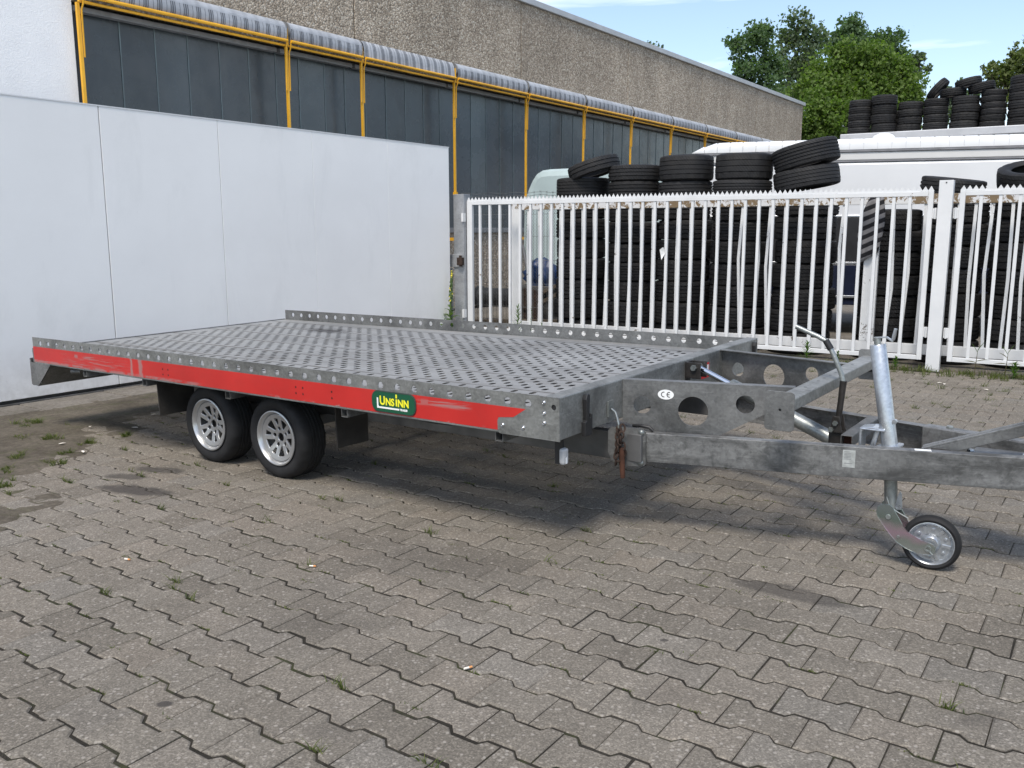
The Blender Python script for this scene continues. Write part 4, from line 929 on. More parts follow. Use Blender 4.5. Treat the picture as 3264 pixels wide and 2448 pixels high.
def wheel(xc,zc,ypl,sgn,rot):
    w=bpy.data.objects.new('wheel',None); COL.objects.link(w); w.empty_display_size=.05; w.parent=tr; w.location=Vector((xc,ypl,zc))-Vector(TB); w.rotation_euler=(0,rot,0) if sgn>0 else (0,rot,math.pi); BASE[w.name]=Vector((0,0,0))
    # local: y=0 rim lip plane, +y inboard
    mb=MB(); prof=[(.170,.012),(.176,.004),(.181,.014),(.212,-.002),(.243,.003),(.258,.018),(.2665,.034),(.2695,.05)]
    for c in (.072,.098,.124,.150): prof+=[(.2700,c-.006),(.2635,c-.003),(.2635,c+.003),(.2700,c+.006)]
    prof+=[(.2695,.166),(.263,.184),(.243,.199),(.20,.203),(.170,.19)]
    n=72; k=len(prof); vs=[];fs=[]
    for j in range(n):
        a=2*math.pi*j/n; c,s=math.cos(a),math.sin(a)
        for i,(r,h) in enumerate(prof):
            q=r-(.005 if (5<=i<=7 or k-6<i<k-3) and j%3==0 else 0); vs.append((c*q,h,s*q))
    for j in range(n):
        p=(j+1)%n
        for i in range(k-1): fs.append((j*k+i,j*k+i+1,p*k+i+1,p*k+i))
    mb.add(vs,fs); ty=make('tyre', mb, M_['tyre_trailer'], w, smooth=42)
    mb=MB(); mb.lathe([(.1780,.010),(.1765,.002),(.1700,.0),(.1655,.004),(.160,.010),(.1565,.020),(.152,.028),(.1475,.062),(.1460,.12),(.150,.186),(.165,.192),(.165,.19)],(0,0,0),(0,1,0),64); rm=make('rim', mb, M_['alloy'], w, smooth=35)
    mb=MB(); mb.v=list(SPK.v); mb.f=list(SPK.f); mb.m=list(SPK.m); make('spokes', mb, M_['alloy'], w, smooth=32, bev=.0025)
    mb=MB(); mb.lathe([(0,.075),(.03,.075),(.034,.09),(.05,.10),(.12,.11),(.146,.115)],(0,0,0),(0,1,0),32); make('hub', mb, M_['greasy'], w, smooth=40)
    return w
for xa,za,rt in ((1.8389,-.4523,.35),(2.5233,-.4596,1.1)):
    zc=za
    wheel(xa,zc,.146,1,rt); wheel(xa,zc-.03,WID-.146,-1,rt+.4)

# drawbar: two converging channels, end plates, sleeve
def nb(x): return .54+.27*(x-4.9)
def fb(x): return 2.32-nb(x)
ZT_,HB=-.2105,.148
for f,sg,nm in ((nb,1,'near'),(fb,-1,'far')):
    xe=6.98; a=Vector((4.86,f(4.86),0)); b=Vector((xe,f(xe),0)); d=(b-a).normalized(); s=Vector((-d.y,d.x,0))*sg   # s points inboard
    prof=[(0,ZT_),(.055,ZT_),(.055,ZT_-.005),(.0052,ZT_-.0055),(.0052,ZT_-HB+.0055),(.055,ZT_-HB+.005),(.055,ZT_-HB),(0,ZT_-HB)]
    vs=[a+s*p+Vector((0,0,z)) for p,z in prof]+[b+s*p+Vector((0,0,z)) for p,z in prof]; n=8
    mb=MB(); mb.add(vs,[(i,(i+1)%n,n+(i+1)%n,n+i) for i in range(n)]+[tuple(range(n))[::-1],tuple(range(n,2*n))]); bmn=make('drawbar_beam', mb, GB, tr, bev=.0035)
    if sg>0:
        mb=MB(); o=a-s*.0012; ox=Vector((4.9,nb(4.9),0))
        c0=ox+d*.965-s*.0016; mb.bar(c0+Vector((0,0,-.267)),c0+d*.0001+Vector((0,0,-.267)),.001,.001); mb=MB()
        def qd(u0,u1,z0,z1,k): return [ox+d*u0-s*k+Vector((0,0,z0)),ox+d*u1-s*k+Vector((0,0,z0)),ox+d*u1-s*k+Vector((0,0,z1)),ox+d*u0-s*k+Vector((0,0,z1))]
        mb.add(qd(.938,.994,-.310,-.226,.0015),[(0,1,2,3)]); dl=make('data_label', mb, M_['label_grey'], bmn)
        mb=MB()
        for z in (-.235,-.242,-.249,-.256,-.263,-.270): mb.add(qd(.944,.976 if z<-.24 else .968,z-.0013,z+.0013,.002),[(0,1,2,3)])
        mb.add(qd(.946,.980,-.292,-.289,.002),[(0,1,2,3)])
        make('label_print', mb, M_['frame_grey'], bmn)
        mb=MB(); p0=ox+d*1.245+s*.008; p1=ox+d*1.315+s*.008; mb.add([p0+Vector((0,0,ZT_+.0012)),p1+Vector((0,0,ZT_+.0012)),p1+s*.036+Vector((0,0,ZT_+.0012)),p0+s*.036+Vector((0,0,ZT_+.0012))],[(0,1,2,3)]); make('sticker', mb, M_['sticker'], bmn)
    else:
        a2=Vector((6.04,f(6.04),0)); b2=Vector((xe,f(xe),0)); mb=MB(); prof=[(-.006,ZT_+.006),(.066,ZT_+.006),(.066,ZT_-HB-.006),(-.006,ZT_-HB-.006)]; vs=[q+s*p+Vector((0,0,z)) for q in (a2,b2) for p,z in prof]
        mb.add(vs,[(0,1,5,4),(1,2,6,5),(2,3,7,6),(3,0,4,7),(3,2,1,0),(4,5,6,7)]); slv=make('sleeve', mb, GB, bmn, bev=.008)
        for xx in (6.16,6.38):
            p=Vector((xx,f(xx),ZT_+.006))+s*.03; mb=MB(); mb.lathe([(0,.012),(.016,.012),(.018,.006),(.018,0)],p,(0,0,1),6); make('bolt', mb, M_['zinc_dull'], bmn)
# end plate where beam meets chassis, with bolts
ox=Vector((4.9,nb(4.9),0)); d=Vector((1,.27,0)).normalized()
ep=[(-.165,-.185),(-.005,-.185),(.012,-.20),(.013,-.365),(.0,-.379),(-.135,-.381),(-.165,-.355),(-.182,-.315),(-.182,-.205)]
mb=MB(); mb.plate(ep,[],ox+Vector((.0,-.012,0)),d,Z,.007); e=make('joint_plate', mb, GD, tr, bev=.002)
for u,z in ((-.008,-.205),(-.010,-.362),(-.13,-.362),(-.13,-.205)):
    mb=MB(); c=ox+d*u+Vector((0,-.019,z)); mb.lathe([(0,.012),(.008,.011),(.014,.006),(.016,0)],c,(d.y,-d.x,0),16); make('bolt', mb, M_['zinc_dull'], e, smooth=50)
# tilting arms with lightening holes
for sg,o in ((1,Vector((4.742,.600,0))),(-1,Vector((4.742,1.916,0)))):
    d=Vector((1,.25*sg,0)).normalized(); ol=[(0,.038),(0,-.172),(.06,-.196),(.133,-.217),(.22,-.229),(.30,-.2335),(.40,-.233),(.458,-.228),(.50,-.215),(.60,-.158),(.708,-.098),(.80,-.052),(.846,-.03),(.846,.038)]
    if sg<0: hc=[(.118,-.075,.043),(.375,-.09,.074),(.628,-.046,.042)]
    else: hc=[(.103,-.084,.046),(.362,-.103,.0755),(.617,-.053,.046)]
    mb=MB(); mb.plate(ol,[circ(a,b,r,28) for a,b,r in hc],o,d,Z,.006); s=Vector((-d.y,d.x,0))*sg
    p0=o; p1=o+d*.846; off_=Vector((0,0,0))
    pts=[p0-s*.006*sg*(1 if sg>0 else 1),p1-s*.006,p1+s*.05,p0+s*.05] if sg>0 else [p0+Vector((0,-.006,0)),p1+Vector((0,-.006,0)),p1+Vector((0,-.05,0)),p0+Vector((0,-.05,0))]
    vs=[p+Vector((0,0,.0385)) for p in pts]+[p+Vector((0,0,.0435)) for p in pts]
    mb.add(vs,[(3,2,1,0),(4,5,6,7),(0,1,5,4),(1,2,6,5),(2,3,7,6),(3,0,4,7)]); am=make('tilt_arm', mb, GD, tr, smooth=30)
    if sg>0:
        n_=Vector((d.y,-d.x,0)); c=o+d*.224+n_*.0072+Vector((0,0,-.024))
        mb=MB(); ov=[c+d*(.041*math.cos(t))+Vector((0,0,.0255*math.sin(t))) for t in [2*math.pi*i/36 for i in range(36)]]; mb.add(ov,[tuple(range(36))]); st=make('approval_sticker', mb, M_['sign_white'], am)
        mb=MB()
        def arc(cx,r,t0,t1,w,k=20):
            q=[]; 
            for i in range(k+1):
                t=t0+(t1-t0)*i/k; q.append((cx+r*math.cos(t),r*math.sin(t),cx+(r-w)*math.cos(t),(r-w)*math.sin(t)))
            P=lambda x,y:c+n_*.0006+d*x+Vector((0,0,y))
            for i in range(k): mb.add([P(q[i][0],q[i][1]),P(q[i+1][0],q[i+1][1]),P(q[i+1][2],q[i+1][3]),P(q[i][2],q[i][3])],[(0,1,2,3)])
        arc(-.010,.0145,math.pi*.5,math.pi*1.5,.0042); arc(.0185,.0145,math.pi*.5,math.pi*1.5,.0042)
        P=lambda x,y:c+n_*.0006+d*x+Vector((0,0,y))
        for cx in (-.010,.0185):
            for sy in (1,-1): mb.add([P(cx,sy*.0145),P(cx+.003,sy*.0143),P(cx+.003,sy*.0101),P(cx,sy*.0103)],[(0,1,2,3)])
        mb.add([P(.006,.0021),P(.0190,.0021),P(.0190,-.0021),P(.006,-.0021)],[(0,1,2,3)])
        make('sticker_print', mb, M_['ink'], am)
# cross bar on the arms with end plates
mb=MB(); mb.box(5.563,5.657,.478,2.03,-.012,.0455); cb=make('cross_bar', mb, G, tr, bev=.006)
for yy in (.634,.828,1.029,1.128,1.228,1.327,1.637):
    mb=MB(); mb.lathe([(0,.0006),(.0085,.0006)],(5.606,yy,.0455),(0,0,1),14); make('bolt_hole', mb, M_['black'], cb)
for yy,s in ((.476,-1),(2.032,1)):
    rp=[]; x0,x1,z0,z1,r=5.537,5.672,-.098,.082,.018
    for cx,cz,t0 in ((x1-r,z1-r,0),(x0+r,z1-r,90),(x0+r,z0+r,180),(x1-r,z0+r,270)):
        for i in range(5): t=R(t0+90*i/4); rp.append((cx+r*math.cos(t),cz+r*math.sin(t)))
    mb=MB(); mb.plate(rp,[circ(5.607,-.003,.0065,12)],(0,yy+(0 if s<0 else .006),0),X,Z,.006); pl=make('end_plate', mb, GD, tr, bev=.0015)
    mb=MB(); mb.box(5.58,5.64,min(yy,yy-s*.002)+.0005,max(yy,yy-s*.002),-.05,.03); make('end_plate_back', mb, M_['black'], pl)
# hydraulic ram with mount
ra,rb=Vector((4.80,1.392,.004)),Vector((5.655,1.195,-.288)); rd=(rb-ra).normalized()
mb=MB(); mb.prism([(-.045,.035),(.045,.035),(.04,-.03),(.015,-.085),(-.04,-.085)],(4.742,1.392-.0,0),Y,Z,.008); mb.box(4.75,4.84,1.345,1.353,-.06,.034).box(4.75,4.84,1.432,1.440,-.06,.034); rm=make('ram_mount', mb, M_['greasy'], tr, bev=.003)
mb=MB(); mb.lathe([(0,.012),(.017,.012),(.019,.004),(.019,-.1),(0,-.1)],(4.80,1.340,.004),(0,-1,0),6); make('bolt', mb, M_['zinc_dull'], rm)
mb=MB(); mb.tube([ra,ra+rd*.30],.0165,16); make('ram_rod', mb, M_['chrome'], tr, smooth=40)
mb=MB(); mb.tube([ra+rd*.245,ra+rd*.25,ra+rd*.27,rb-rd*.02,rb],[.026,.036,.038,.038,.03],20); make('ram_cylinder', mb, M_['zinc_dull'], tr, smooth=40)
# red warning sticker on the front beam
def fq(y0,y1,z0,z1,k): return [(4.7405+k,y0,z0),(4.7405+k,y1,z0),(4.7405+k,y1,z1),(4.7405+k,y0,z1)]
mb=MB(); mb.add(fq(1.585,1.70,-.105,-.012,.0008),[(0,1,2,3)]); st=make('warning_sticker', mb, M_['sticker_red'], tr)
mb=MB(); mb.add(fq(1.665,1.690,-.085,-.025,.0014),[(0,1,2,3)]).add(fq(1.615,1.645,-.06,-.05,.0014),[(0,1,2,3)]); make('sticker_print', mb, M_['sign_white'], st)
# rubber hook latches on the front beam
for yc in (.215,2.43):
    mb=MB(); mb.prism([(-.028,-.175),(.04,-.175),(.042,-.075),(.028,-.07),(.024,-.09),(.012,-.085),(.02,.018),(.012,.03),(-.008,.028),(-.018,.005),(-.012,-.10),(-.028,-.105)],(4.742,yc,0),Y,Z,.022); make('hook_latch', mb, M_['black'], tr, bev=.003)
# front marker lamp on a bracket
mb=MB(); mb.box(4.655,4.70,.085,.098,-.30,-.161); br=make('lamp_bracket', mb, M_['black'], tr)
mb=MB(); mb.box(4.690,4.722,.062,.108,-.296,-.215); make('marker_lamp', mb, M_['lens'], br, bev=.012)
mb=MB(); mb.add([(4.7235,.072,-.29),(4.7235,.088,-.29),(4.7235,.088,-.255),(4.7235,.072,-.262)],[(0,1,2,3)]); make('lamp_reflector', mb, M_['sign_white'], br)
# shackle, rusty chain, tool
mb=MB(); mb.box(4.742,4.752,.435,.485,-.125,-.045).tube([(4.755,.455,-.085),(4.775,.46,-.10),(4.79,.455,-.13),(4.80,.45,-.16),(4.80,.45,-.18)],.006,8); lt=make('chain_anchor', mb, M_['zinc_dull'], tr)
def link(c,d1,d2,l=.016,w=.010,r=.0042):
    c=Vector(c); pts=[c+d1*(l*math.cos(t))+d2*(w*math.sin(t)) for t in [2*math.pi*i/12 for i in range(13)]]; m=MB(); m.tube(pts,r,6,False); return m
random.seed(3)
for i in range(16):
    z=-.175-.012*i; yy=.450+.014*math.sin(i*1.9); xx=4.805+.018*math.cos(i*2.3)
    d1=Vector((random.uniform(-.4,.4),random.uniform(-.4,.4),1)).normalized(); d2=d1.cross(Vector((random.uniform(-1,1),random.uniform(-1,1),.1))).normalized(); make('chain_link', link((xx,yy,z),d1,d2,.019,.012,.0052), M_['rust_dark'], lt)
mb=MB(); mb.tube([(4.815,.455,-.28),(4.818,.455,-.36),(4.822,.455,-.435)],[.014,.015,.012],8); make('locking_bar', mb, M_['rust'], lt, smooth=50)
# hanging cable
mb=MB(); pts=[(3.35+.06*i,.20+.006*i,-.17-.062*math.sin(math.pi*i/16)) for i in range(17)]; mb.tube(pts,.006,6); make('cable', mb, M_['black'], tr, smooth=60)
mb=MB(); mb.tube([(4.81,.585,-.190),(4.86,.575,-.183),(4.905,.580,-.188),(4.925,.585,-.205)],.009,7); make('cable', mb, M_['black'], tr, smooth=60)
# maker's sign: raised green plaque, lettering and underline
def rrect(x0,x1,z0,z1,r,n=6):
    p=[]
    for cx,cz,t0 in ((x1-r,z1-r,0),(x0+r,z1-r,90),(x0+r,z0+r,180),(x1-r,z0+r,270)):
        for i in range(n+1): t=R(t0+90*i/n); p.append((cx+r*math.cos(t),cz+r*math.sin(t)))
    return p
mb=MB(); mb.prism(rrect(3.537,3.855,-.1445,-.0265,.045),(0,-.0016,0),X,Z,.006); sg_=make('maker_sign', mb, M_['sign_rim'], tr, bev=.002)
mb=MB(); mb.prism(rrect(3.543,3.849,-.1385,-.0325,.040),(0,-.0078,0),X,Z,.0008); make('sign_face', mb, M_['green_sign'], sg_)
def text(body,size,x,z,y,mat,name,par,sx=1,shear=0,off=0):
    cu=bpy.data.curves.new('text','FONT'); cu.body=body; cu.size=size; cu.offset=off; cu.shear=shear; cu.extrude=.0004; to=bpy.data.objects.new('text',cu); COL.objects.link(to); dg=bpy.context.evaluated_depsgraph_get(); me=bpy.data.meshes.new_from_object(to.evaluated_get(dg))
    vs=[(x+v.co.x*sx,y-v.co.z,z+v.co.y) for v in me.vertices]; fs=[tuple(p.vertices) for p in me.polygons]; bpy.data.objects.remove(to); bpy.data.curves.remove(cu); bpy.data.meshes.remove(me)
    m=MB(); m.add(vs,fs); return make(name,m,mat,par)
text('U',.066,3.598,-.101,-.0094,M_['sign_yellow'],'lettering',sg_,.88,0,.0018)
text('NS',.054,3.641,-.101,-.0094,M_['sign_yellow'],'lettering',sg_,.95,0,.0018)
text('NN',.054,3.729,-.101,-.0094,M_['sign_yellow'],'lettering',sg_,.95,0,.0018)
mb=MB(); mb.box(3.7155,3.7255,-.0098,-.0088,-.101,-.064).box(3.7155,3.7255,-.0098,-.0088,-.058,-.038); make('lettering', mb, M_['sign_yellow'], sg_)
mb=MB(); mb.prism([(3.578,-.122),(3.739,-.122),(3.739,-.113),(3.592,-.113),(3.588,-.108),(3.588,-.066),(3.578,-.066)],(0,-.0088,0),X,Z,.001); make('sign_underline', mb, M_['sign_white'], sg_)
text('TRAILER',.0145,3.744,-.1225,-.0094,M_['sign_white'],'lettering',sg_,1.0,0,.0008)
# pump lever
ly=1.10
mb=MB(); mb.tube([(5.69,ly,-.175),(5.70,ly,-.06),(5.708,ly,.045)],[.016,.015,.017],10); pv=make('pump_lever', mb, M_['greasy'], tr, smooth=50)
mb=MB(); mb.tube([(5.706,ly,.035),(5.695,ly,.08),(5.655,ly,.17),(5.625,ly,.225),(5.605,ly,.243),(5.575,ly,.258),(5.462,ly,.302)],.0125,12); make('lever_tube', mb, M_['zinc_dull'], pv, smooth=50)
mb=MB(); mb.tube([(5.640,ly,.198),(5.612,ly,.242)],.0165,12); make('lever_collar', mb, M_['black'], pv, smooth=50)
mb=MB(); mb.box(5.655,5.735,ly-.03,ly+.03,-.30,-.215).prism([(-.03,-.215),(.035,-.215),(.02,-.13),(-.015,-.13)],(5.69,ly-.035,0),X,Z,.008).prism([(-.03,-.215),(.035,-.215),(.02,-.13),(-.015,-.13)],(5.69,ly+.035,0),X,Z,.008); pp=make('pump_block', mb, M_['greasy'], pv, bev=.004)
for dz,dx in ((-.165,.0),(-.2,-.02)):
    mb=MB(); mb.lathe([(0,.01),(.013,.01),(.014,.002),(.014,-.02),(0,-.02)],(5.69+dx,ly-.044,dz),(0,-1,0),6); make('bolt', mb, M_['zinc_dull'], pv)
# square cross tube stub, open rusty end
mb=MB(); xc,zc,s,t=5.766,-.232,.028,.004; y0,y1=.985,1.50
mb.box(xc-s,xc+s,y0,y1,zc-s,zc-s+t).box(xc-s,xc+s,y0,y1,zc+s-t,zc+s).box(xc-s,xc-s+t,y0,y1,zc-s+t,zc+s-t).box(xc+s-t,xc+s,y0,y1,zc-s+t,zc+s-t); ct=make('tube_stub', mb, GD, tr, bev=.003)
mb=MB(); mb.box(xc-s+t,xc+s-t,y0+.05,y0+.06,zc-s+t,zc+s-t).box(xc+s-t-.001,xc+s-t,y0+.001,y0+.06,zc-s+t,zc+s-t); make('tube_inside', mb, M_['rust'], ct)
# jockey wheel: clamp, tube, crank, fork, wheel
ta,tb=Vector((5.893,.96,.254)),Vector((5.977,.95,-.235)); td=(tb-ta).normalized()
mb=MB(); mb.tube([ta,ta+td*.004,tb-td*.002,tb+td*.03],[.034,.0365,.0365,.0365],28); jw=make('jockey_wheel', mb, M_['zinc'], tr, smooth=40)
mb=MB(); mb.lathe([(.0365,0),(.062,0),(.062,-.006),(.0365,-.006)],tb-td*.012,td,24,closed=True); make('flange', mb, M_['zinc'], jw, smooth=40)
mb=MB(); c=tb-td*.115
mb.prism([(-.115,.095),(-.055,.105),(-.02,.10),(.0,.10),(.0,.09),(-.05,.094),(-.098,.086),(-.103,.076),(-.103,-.02),(-.115,-.02)],(5.958,.905,-.235),X,Z,-.09); mb.box(5.846,5.958,.903,.998,-.148,-.139).tube([(5.925,.925,-.14),(5.90,.925,-.235)],.012,8); make('clamp_bracket', mb, M_['zinc'], jw, bev=.004)
mb=MB(); mb.bar(ta+Vector((.062,.0,-.28)),ta+Vector((.098,.0,-.47)),.016,.03); mb.lathe([(0,.012),(.011,.012),(.011,-.01),(0,-.01)],(5.993,.94,-.10),(0,-1,0),8); make('clamp_strip', mb, M_['zinc'], jw)
mb=MB(); mb.tube([ta-td*.028,ta-td*.002],.0155,16); mb.tube([ta-td*.034,ta-td*.028],.010,12); make('spindle', mb, M_['zinc_dull'], jw, smooth=40)
mb=MB(); k0=ta-td*.032; mb.bar(k0+Vector((-.012,0,.0)),k0+Vector((.045,-.004,.006)),.018,.006).bar(k0+Vector((.044,-.004,.006)),k0+Vector((.074,-.006,-.012)),.018,.006); mb.tube([k0+Vector((.068,-.006,-.010)),k0+Vector((.074,-.006,.0)),k0+Vector((.082,-.006,.048))],[.006,.0085,.0075],10); make('crank', mb, M_['zinc'], jw, smooth=40)
ia=tb+td*.02; ib=Vector((5.998,.94,-.515))
mb=MB(); mb.tube([ia,ib],.0295,24); make('inner_tube', mb, M_['zinc_dull'], jw, smooth=40)
WC=Vector((6.192,.885,-.634)); RW=.1265
yf=.838
def forkp(pts,w):
    # rounded strap outline round a centre line in xz
    L=[];Rr=[]
    P=[Vector((p[0],p[1])) for p in pts]
    for i,p in enumerate(P):
        dd=(P[min(i+1,len(P)-1)]-P[max(i-1,0)]).normalized(); nn=Vector((-dd.y,dd.x)); L.append(p+nn*w[i]); Rr.append(p-nn*w[i])
    a0=(P[0]-P[1]).normalized(); a1=(P[-1]-P[-2]).normalized(); cap0=[]; cap1=[]
    for k in range(1,6):
        t=math.pi*k/6; n0=Vector((-a0.y,a0.x)); cap0.append(P[0]+n0*(w[0]*math.cos(t))+a0*(w[0]*math.sin(t))); n1=Vector((-a1.y,a1.x)); cap1.append(P[-1]+n1*(w[-1]*math.cos(t))+a1*(w[-1]*math.sin(t)))
    return [tuple(q) for q in L+cap1+Rr[::-1]+cap0]
fp=forkp([(5.998,-.512),(6.022,-.548),(6.052,-.590),(6.075,-.615),(6.105,-.632),(6.15,-.648),(6.192,-.652)],[.041,.040,.037,.036,.036,.033,.029])
fk=MB(); fk.plate(fp,[],(0,yf,0),X,Z,.005); fk.plate(fp,[],(0,.935,0),X,Z,.005)
fo=make('fork', fk, M_['irid'], jw, bev=.0015)
mb=MB(); mb.lathe([(0,.008),(.010,.008),(.012,.003),(.012,-.1),(0,-.1)],(6.012,yf-.005,-.53),(0,-1,0),12); mb.lathe([(.009,.006),(.014,.006),(.014,-.11),(.009,-.11)],(6.190,yf-.005,-.650),(0,-1,0),16,closed=True); mb.lathe([(0,.004),(.007,.004),(.007,-.1),(0,-.1)],(6.06,yf-.005,-.617),(0,-1,0),12); mb.tube([(6.198,yf-.012,-.66),(6.212,yf-.014,-.672)],.003,6); make('axle_pin', mb, M_['zinc_dull'], jw, smooth=40)
mb=MB(); mb.prism([(6.02,-.50),(6.032,-.44),(6.040,-.425),(6.047,-.44),(6.052,-.50),(6.045,-.515),(6.025,-.515)],(0,.925,0),X,Z,.006); make('release_lever', mb, M_['zinc'], jw)
mb=MB(); mb.tube([(5.985,.90,-.455),(6.0,.90,-.50),(6.04,.905,-.525),(6.085,.905,-.545)],.003,6); make('spring_wire', mb, M_['zinc_dull'], jw)
mb=MB(); ax=(0.06,-1,0)
mb.lathe([(.100,.026),(.112,.030),(.122,.024),(.1265,.012),(.1265,-.012),(.122,-.024),(.112,-.030),(.100,-.026)],WC,ax,56,closed=True); make('wheel_tyre', mb, M_['tyre_trailer'], jw, smooth=40)
mb=MB(); mb.lathe([(0,.030),(.030,.029),(.037,.022),(.043,.010),(.070,.0085),(.084,.010),(.089,.020),(.098,.027),(.1035,.026),(.1035,-.02),(.09,-.02)],WC,ax,48); wr=make('wheel_rim', mb, M_['zinc'], jw, smooth=35)
mb=MB(); axv=Vector(ax).normalized(); e1=Vector((0,0,1)).cross(axv).normalized(); e2=axv.cross(e1)
for k in range(6):
    a=k*math.pi/3+.4; c=WC+(e1*math.cos(a)+e2*math.sin(a))*.066+axv*.009; mb.lathe([(0,.007),(.0065,.0065),(.0085,.002),(.0085,0)],c,axv,10)
    a+=math.pi/6; c1=WC+(e1*math.cos(a)+e2*math.sin(a))*.046+axv*.011; c2=WC+(e1*math.cos(a)+e2*math.sin(a))*.084+axv*.012; mb.bar(c1,c2,.014,.007,up=axv)
make('rim_bolts', mb, M_['zinc'], jw, smooth=40)
# diagonal strut (tow-hitch lever) and coupling beyond the frame
sa,sb=Vector((6.10,1.05,-.232)),Vector((7.02,1.10,.118)); sd=(sb-sa).normalized()
mb=MB(); mb.bar(sa,sb,.075,.012,m=0); up=Vector((0,0,1)); mb.bar(sa+Vector((.02,-.032,-.022)),sb+Vector((0,-.032,-.022)),.008,.044).bar(sa+Vector((.02,.032,-.022)),sb+Vector((0,.032,-.022)),.008,.044).bar(sa+Vector((0,0,.0075)),sb+Vector((0,0,.0075)),.030,.006); hs=make('hitch_lever', mb, GD, tr, bev=.003)
mb=MB(); mb.box(6.14,6.23,1.01,1.10,-.30,-.222); make('lever_pivot', mb, M_['greasy'], hs, bev=.006)
mb=MB(); mb.bar((6.30,1.16,-.25),(7.3,1.16,-.25),.16,.012).tube([(6.9,1.16,-.20),(7.45,1.16,-.20)],.035,14); ch=make('coupling', mb, GD, tr)
for xx,yy in ((6.30,1.075),(6.52,1.10)):
    mb=MB(); mb.lathe([(0,.024),(.015,.024),(.017,.018),(.017,0)],(xx,yy,-.244),(0,0,1),6); make('bolt', mb, M_['zinc'], ch)
mb=MB(); mb.lathe([(0,.03),(.04,.02),(.06,-.02),(.05,-.06),(0,-.06)],(7.5,1.16,-.21),(1,0,0),16); make('coupling_head', mb, M_['black'], ch, smooth=50)
# tail-side tube lug under the rear
mb=MB(); mb.tube([(.36,.03,-.19),(.40,.08,-.195)],[.022,.02],14); make('lashing_lug', mb, GD, tr, smooth=50)
# ================================================================== WEEDS, GRASS, LITTER
def blade(mb,p,h,lean,w=.004):
    a=random.uniform(0,6.28); dx,dy=math.cos(a),math.sin(a); q=random.uniform(0,6.28); wx,wy=math.cos(q)*w,math.sin(q)*w; p=Vector(p); l=lean*h
    m=p+Vector((dx*l*.4,dy*l*.4,h*.6)); t=p+Vector((dx*l,dy*l,h)); mb.add([p-Vector((wx,wy,0)),p+Vector((wx,wy,0)),m+Vector((wx,wy,0))*.8,m-Vector((wx,wy,0))*.8,t],[(0,1,2,3),(3,2,4)])
def tuft(mb,p,r,n,h,lean=.6,w=.004):
    for i in range(n):
        a=random.uniform(0,6.28); q=r*math.sqrt(random.random()); blade(mb,(p[0]+q*math.cos(a),p[1]+q*math.sin(a),p[2]),h*random.uniform(.4,1.1),lean*random.uniform(.3,1.5),w)
# moss and grass growing in the joints (uncountable)
random.seed(21)
mb=MB(); cand=[p for p in spots if visible(p,.3)]
for p in cand:
    g=gate_off(p); near=max(0,1-abs(g+.2)/2.6); nl=max(0,1-(p-Vector((-3.2,5.6))).length/1.6)
    pr=.27+.75*near+.55*nl+.10*(math.sin(p.x*3.1)*math.cos(p.y*2.3)>.45)
    pr+=.8*max(0,1-(p-Vector((-1.3,4.35))).length/.75)
    if dirt_depth(p)>.9: pr*=.4
    for rep in range(2):
        if random.random()<pr*.6:
            s=random.choice((-1,1)); a=random.uniform(-.12,.12); q=p+pd*a+pn*(s*(PR/2+(.0135 if abs(a)>.06 else -.0135)))
            if random.random()<.35: q=p+pd*(PP/2)+pn*random.uniform(-.08,.08)
            big=random.random()<(.09+.5*near+.3*nl); k=random.randint(12,24) if not big else random.randint(12,24)
            for _ in range(k):
                al=random.gauss(0,.026 if not big else .02); z=-.005
                blade(mb,(q.x+pd.x*al+random.gauss(0,.002),q.y+pd.y*al+random.gauss(0,.002),z),random.uniform(.005,.012) if not big else random.uniform(.018,.045+.03*near),random.uniform(.4,1.6),.0019)
make('joint_grass', mb, M_['grass'], kind='stuff')
bpy.data.objects['joint_grass']['label']='moss and short grass growing in the paving joints'; bpy.data.objects['joint_grass']['category']='grass'
# grass fringe along the gate foot (uncountable)
mb=MB()
for i in range(230):
    u=random.uniform(-2.6,1.6) if random.random()<.85 else random.uniform(-6,-2.6); o=-.10-abs(random.gauss(0,.16)); p=from_gate(u,o)
    tuft(mb,(p.x,p.y,.0),.04,random.randint(6,16),random.uniform(.03,.10),.7,.003)
make('gate_foot_grass', mb, M_['grass'], kind='stuff'); bpy.data.objects['gate_foot_grass']['label']='uneven grass fringe along the foot of the gate'; bpy.data.objects['gate_foot_grass']['category']='grass'
# single grass clumps on the silt at the left
GL=[((-3.47,6.50),.10,'wide tuft of grass on the silt in front of the wall'),((-3.70,6.55),.07,'grass tuft nearest the left edge below the wall'),((-3.12,6.40),.06,'bright green tuft on the silt left of the rear wheel'),((-2.95,6.62),.05,'small tuft of grass furthest right on the silt'),((-3.13,6.09),.045,'tiny tuft between silt and paving'),((-3.05,5.80),.05,'flat tuft growing on the first bare pavers'),((-3.42,5.95),.08,'ragged tuft at the left frame edge'),((-3.28,5.62),.07,'low tuft on pavers near the left frame edge'),((-3.12,5.25),.06,'tuft at the far left on the open paving'),((-3.9,7.05),.12,'dark leafy weeds at the foot of the wall')]
for (x,y),r,l in GL:
    mb=MB(); [tuft(mb,(x+random.gauss(0,r*.5),y+random.gauss(0,r*.5),-.004),r*.35,int(22*r/.08)+4,random.uniform(.02,.035)+r*.22,1.1,.0024) for _ in range(5)]; tag(make('grass_tuft', mb, M_['grass'], base=(x,y,0)),l,'grass','grass tufts on the silt')
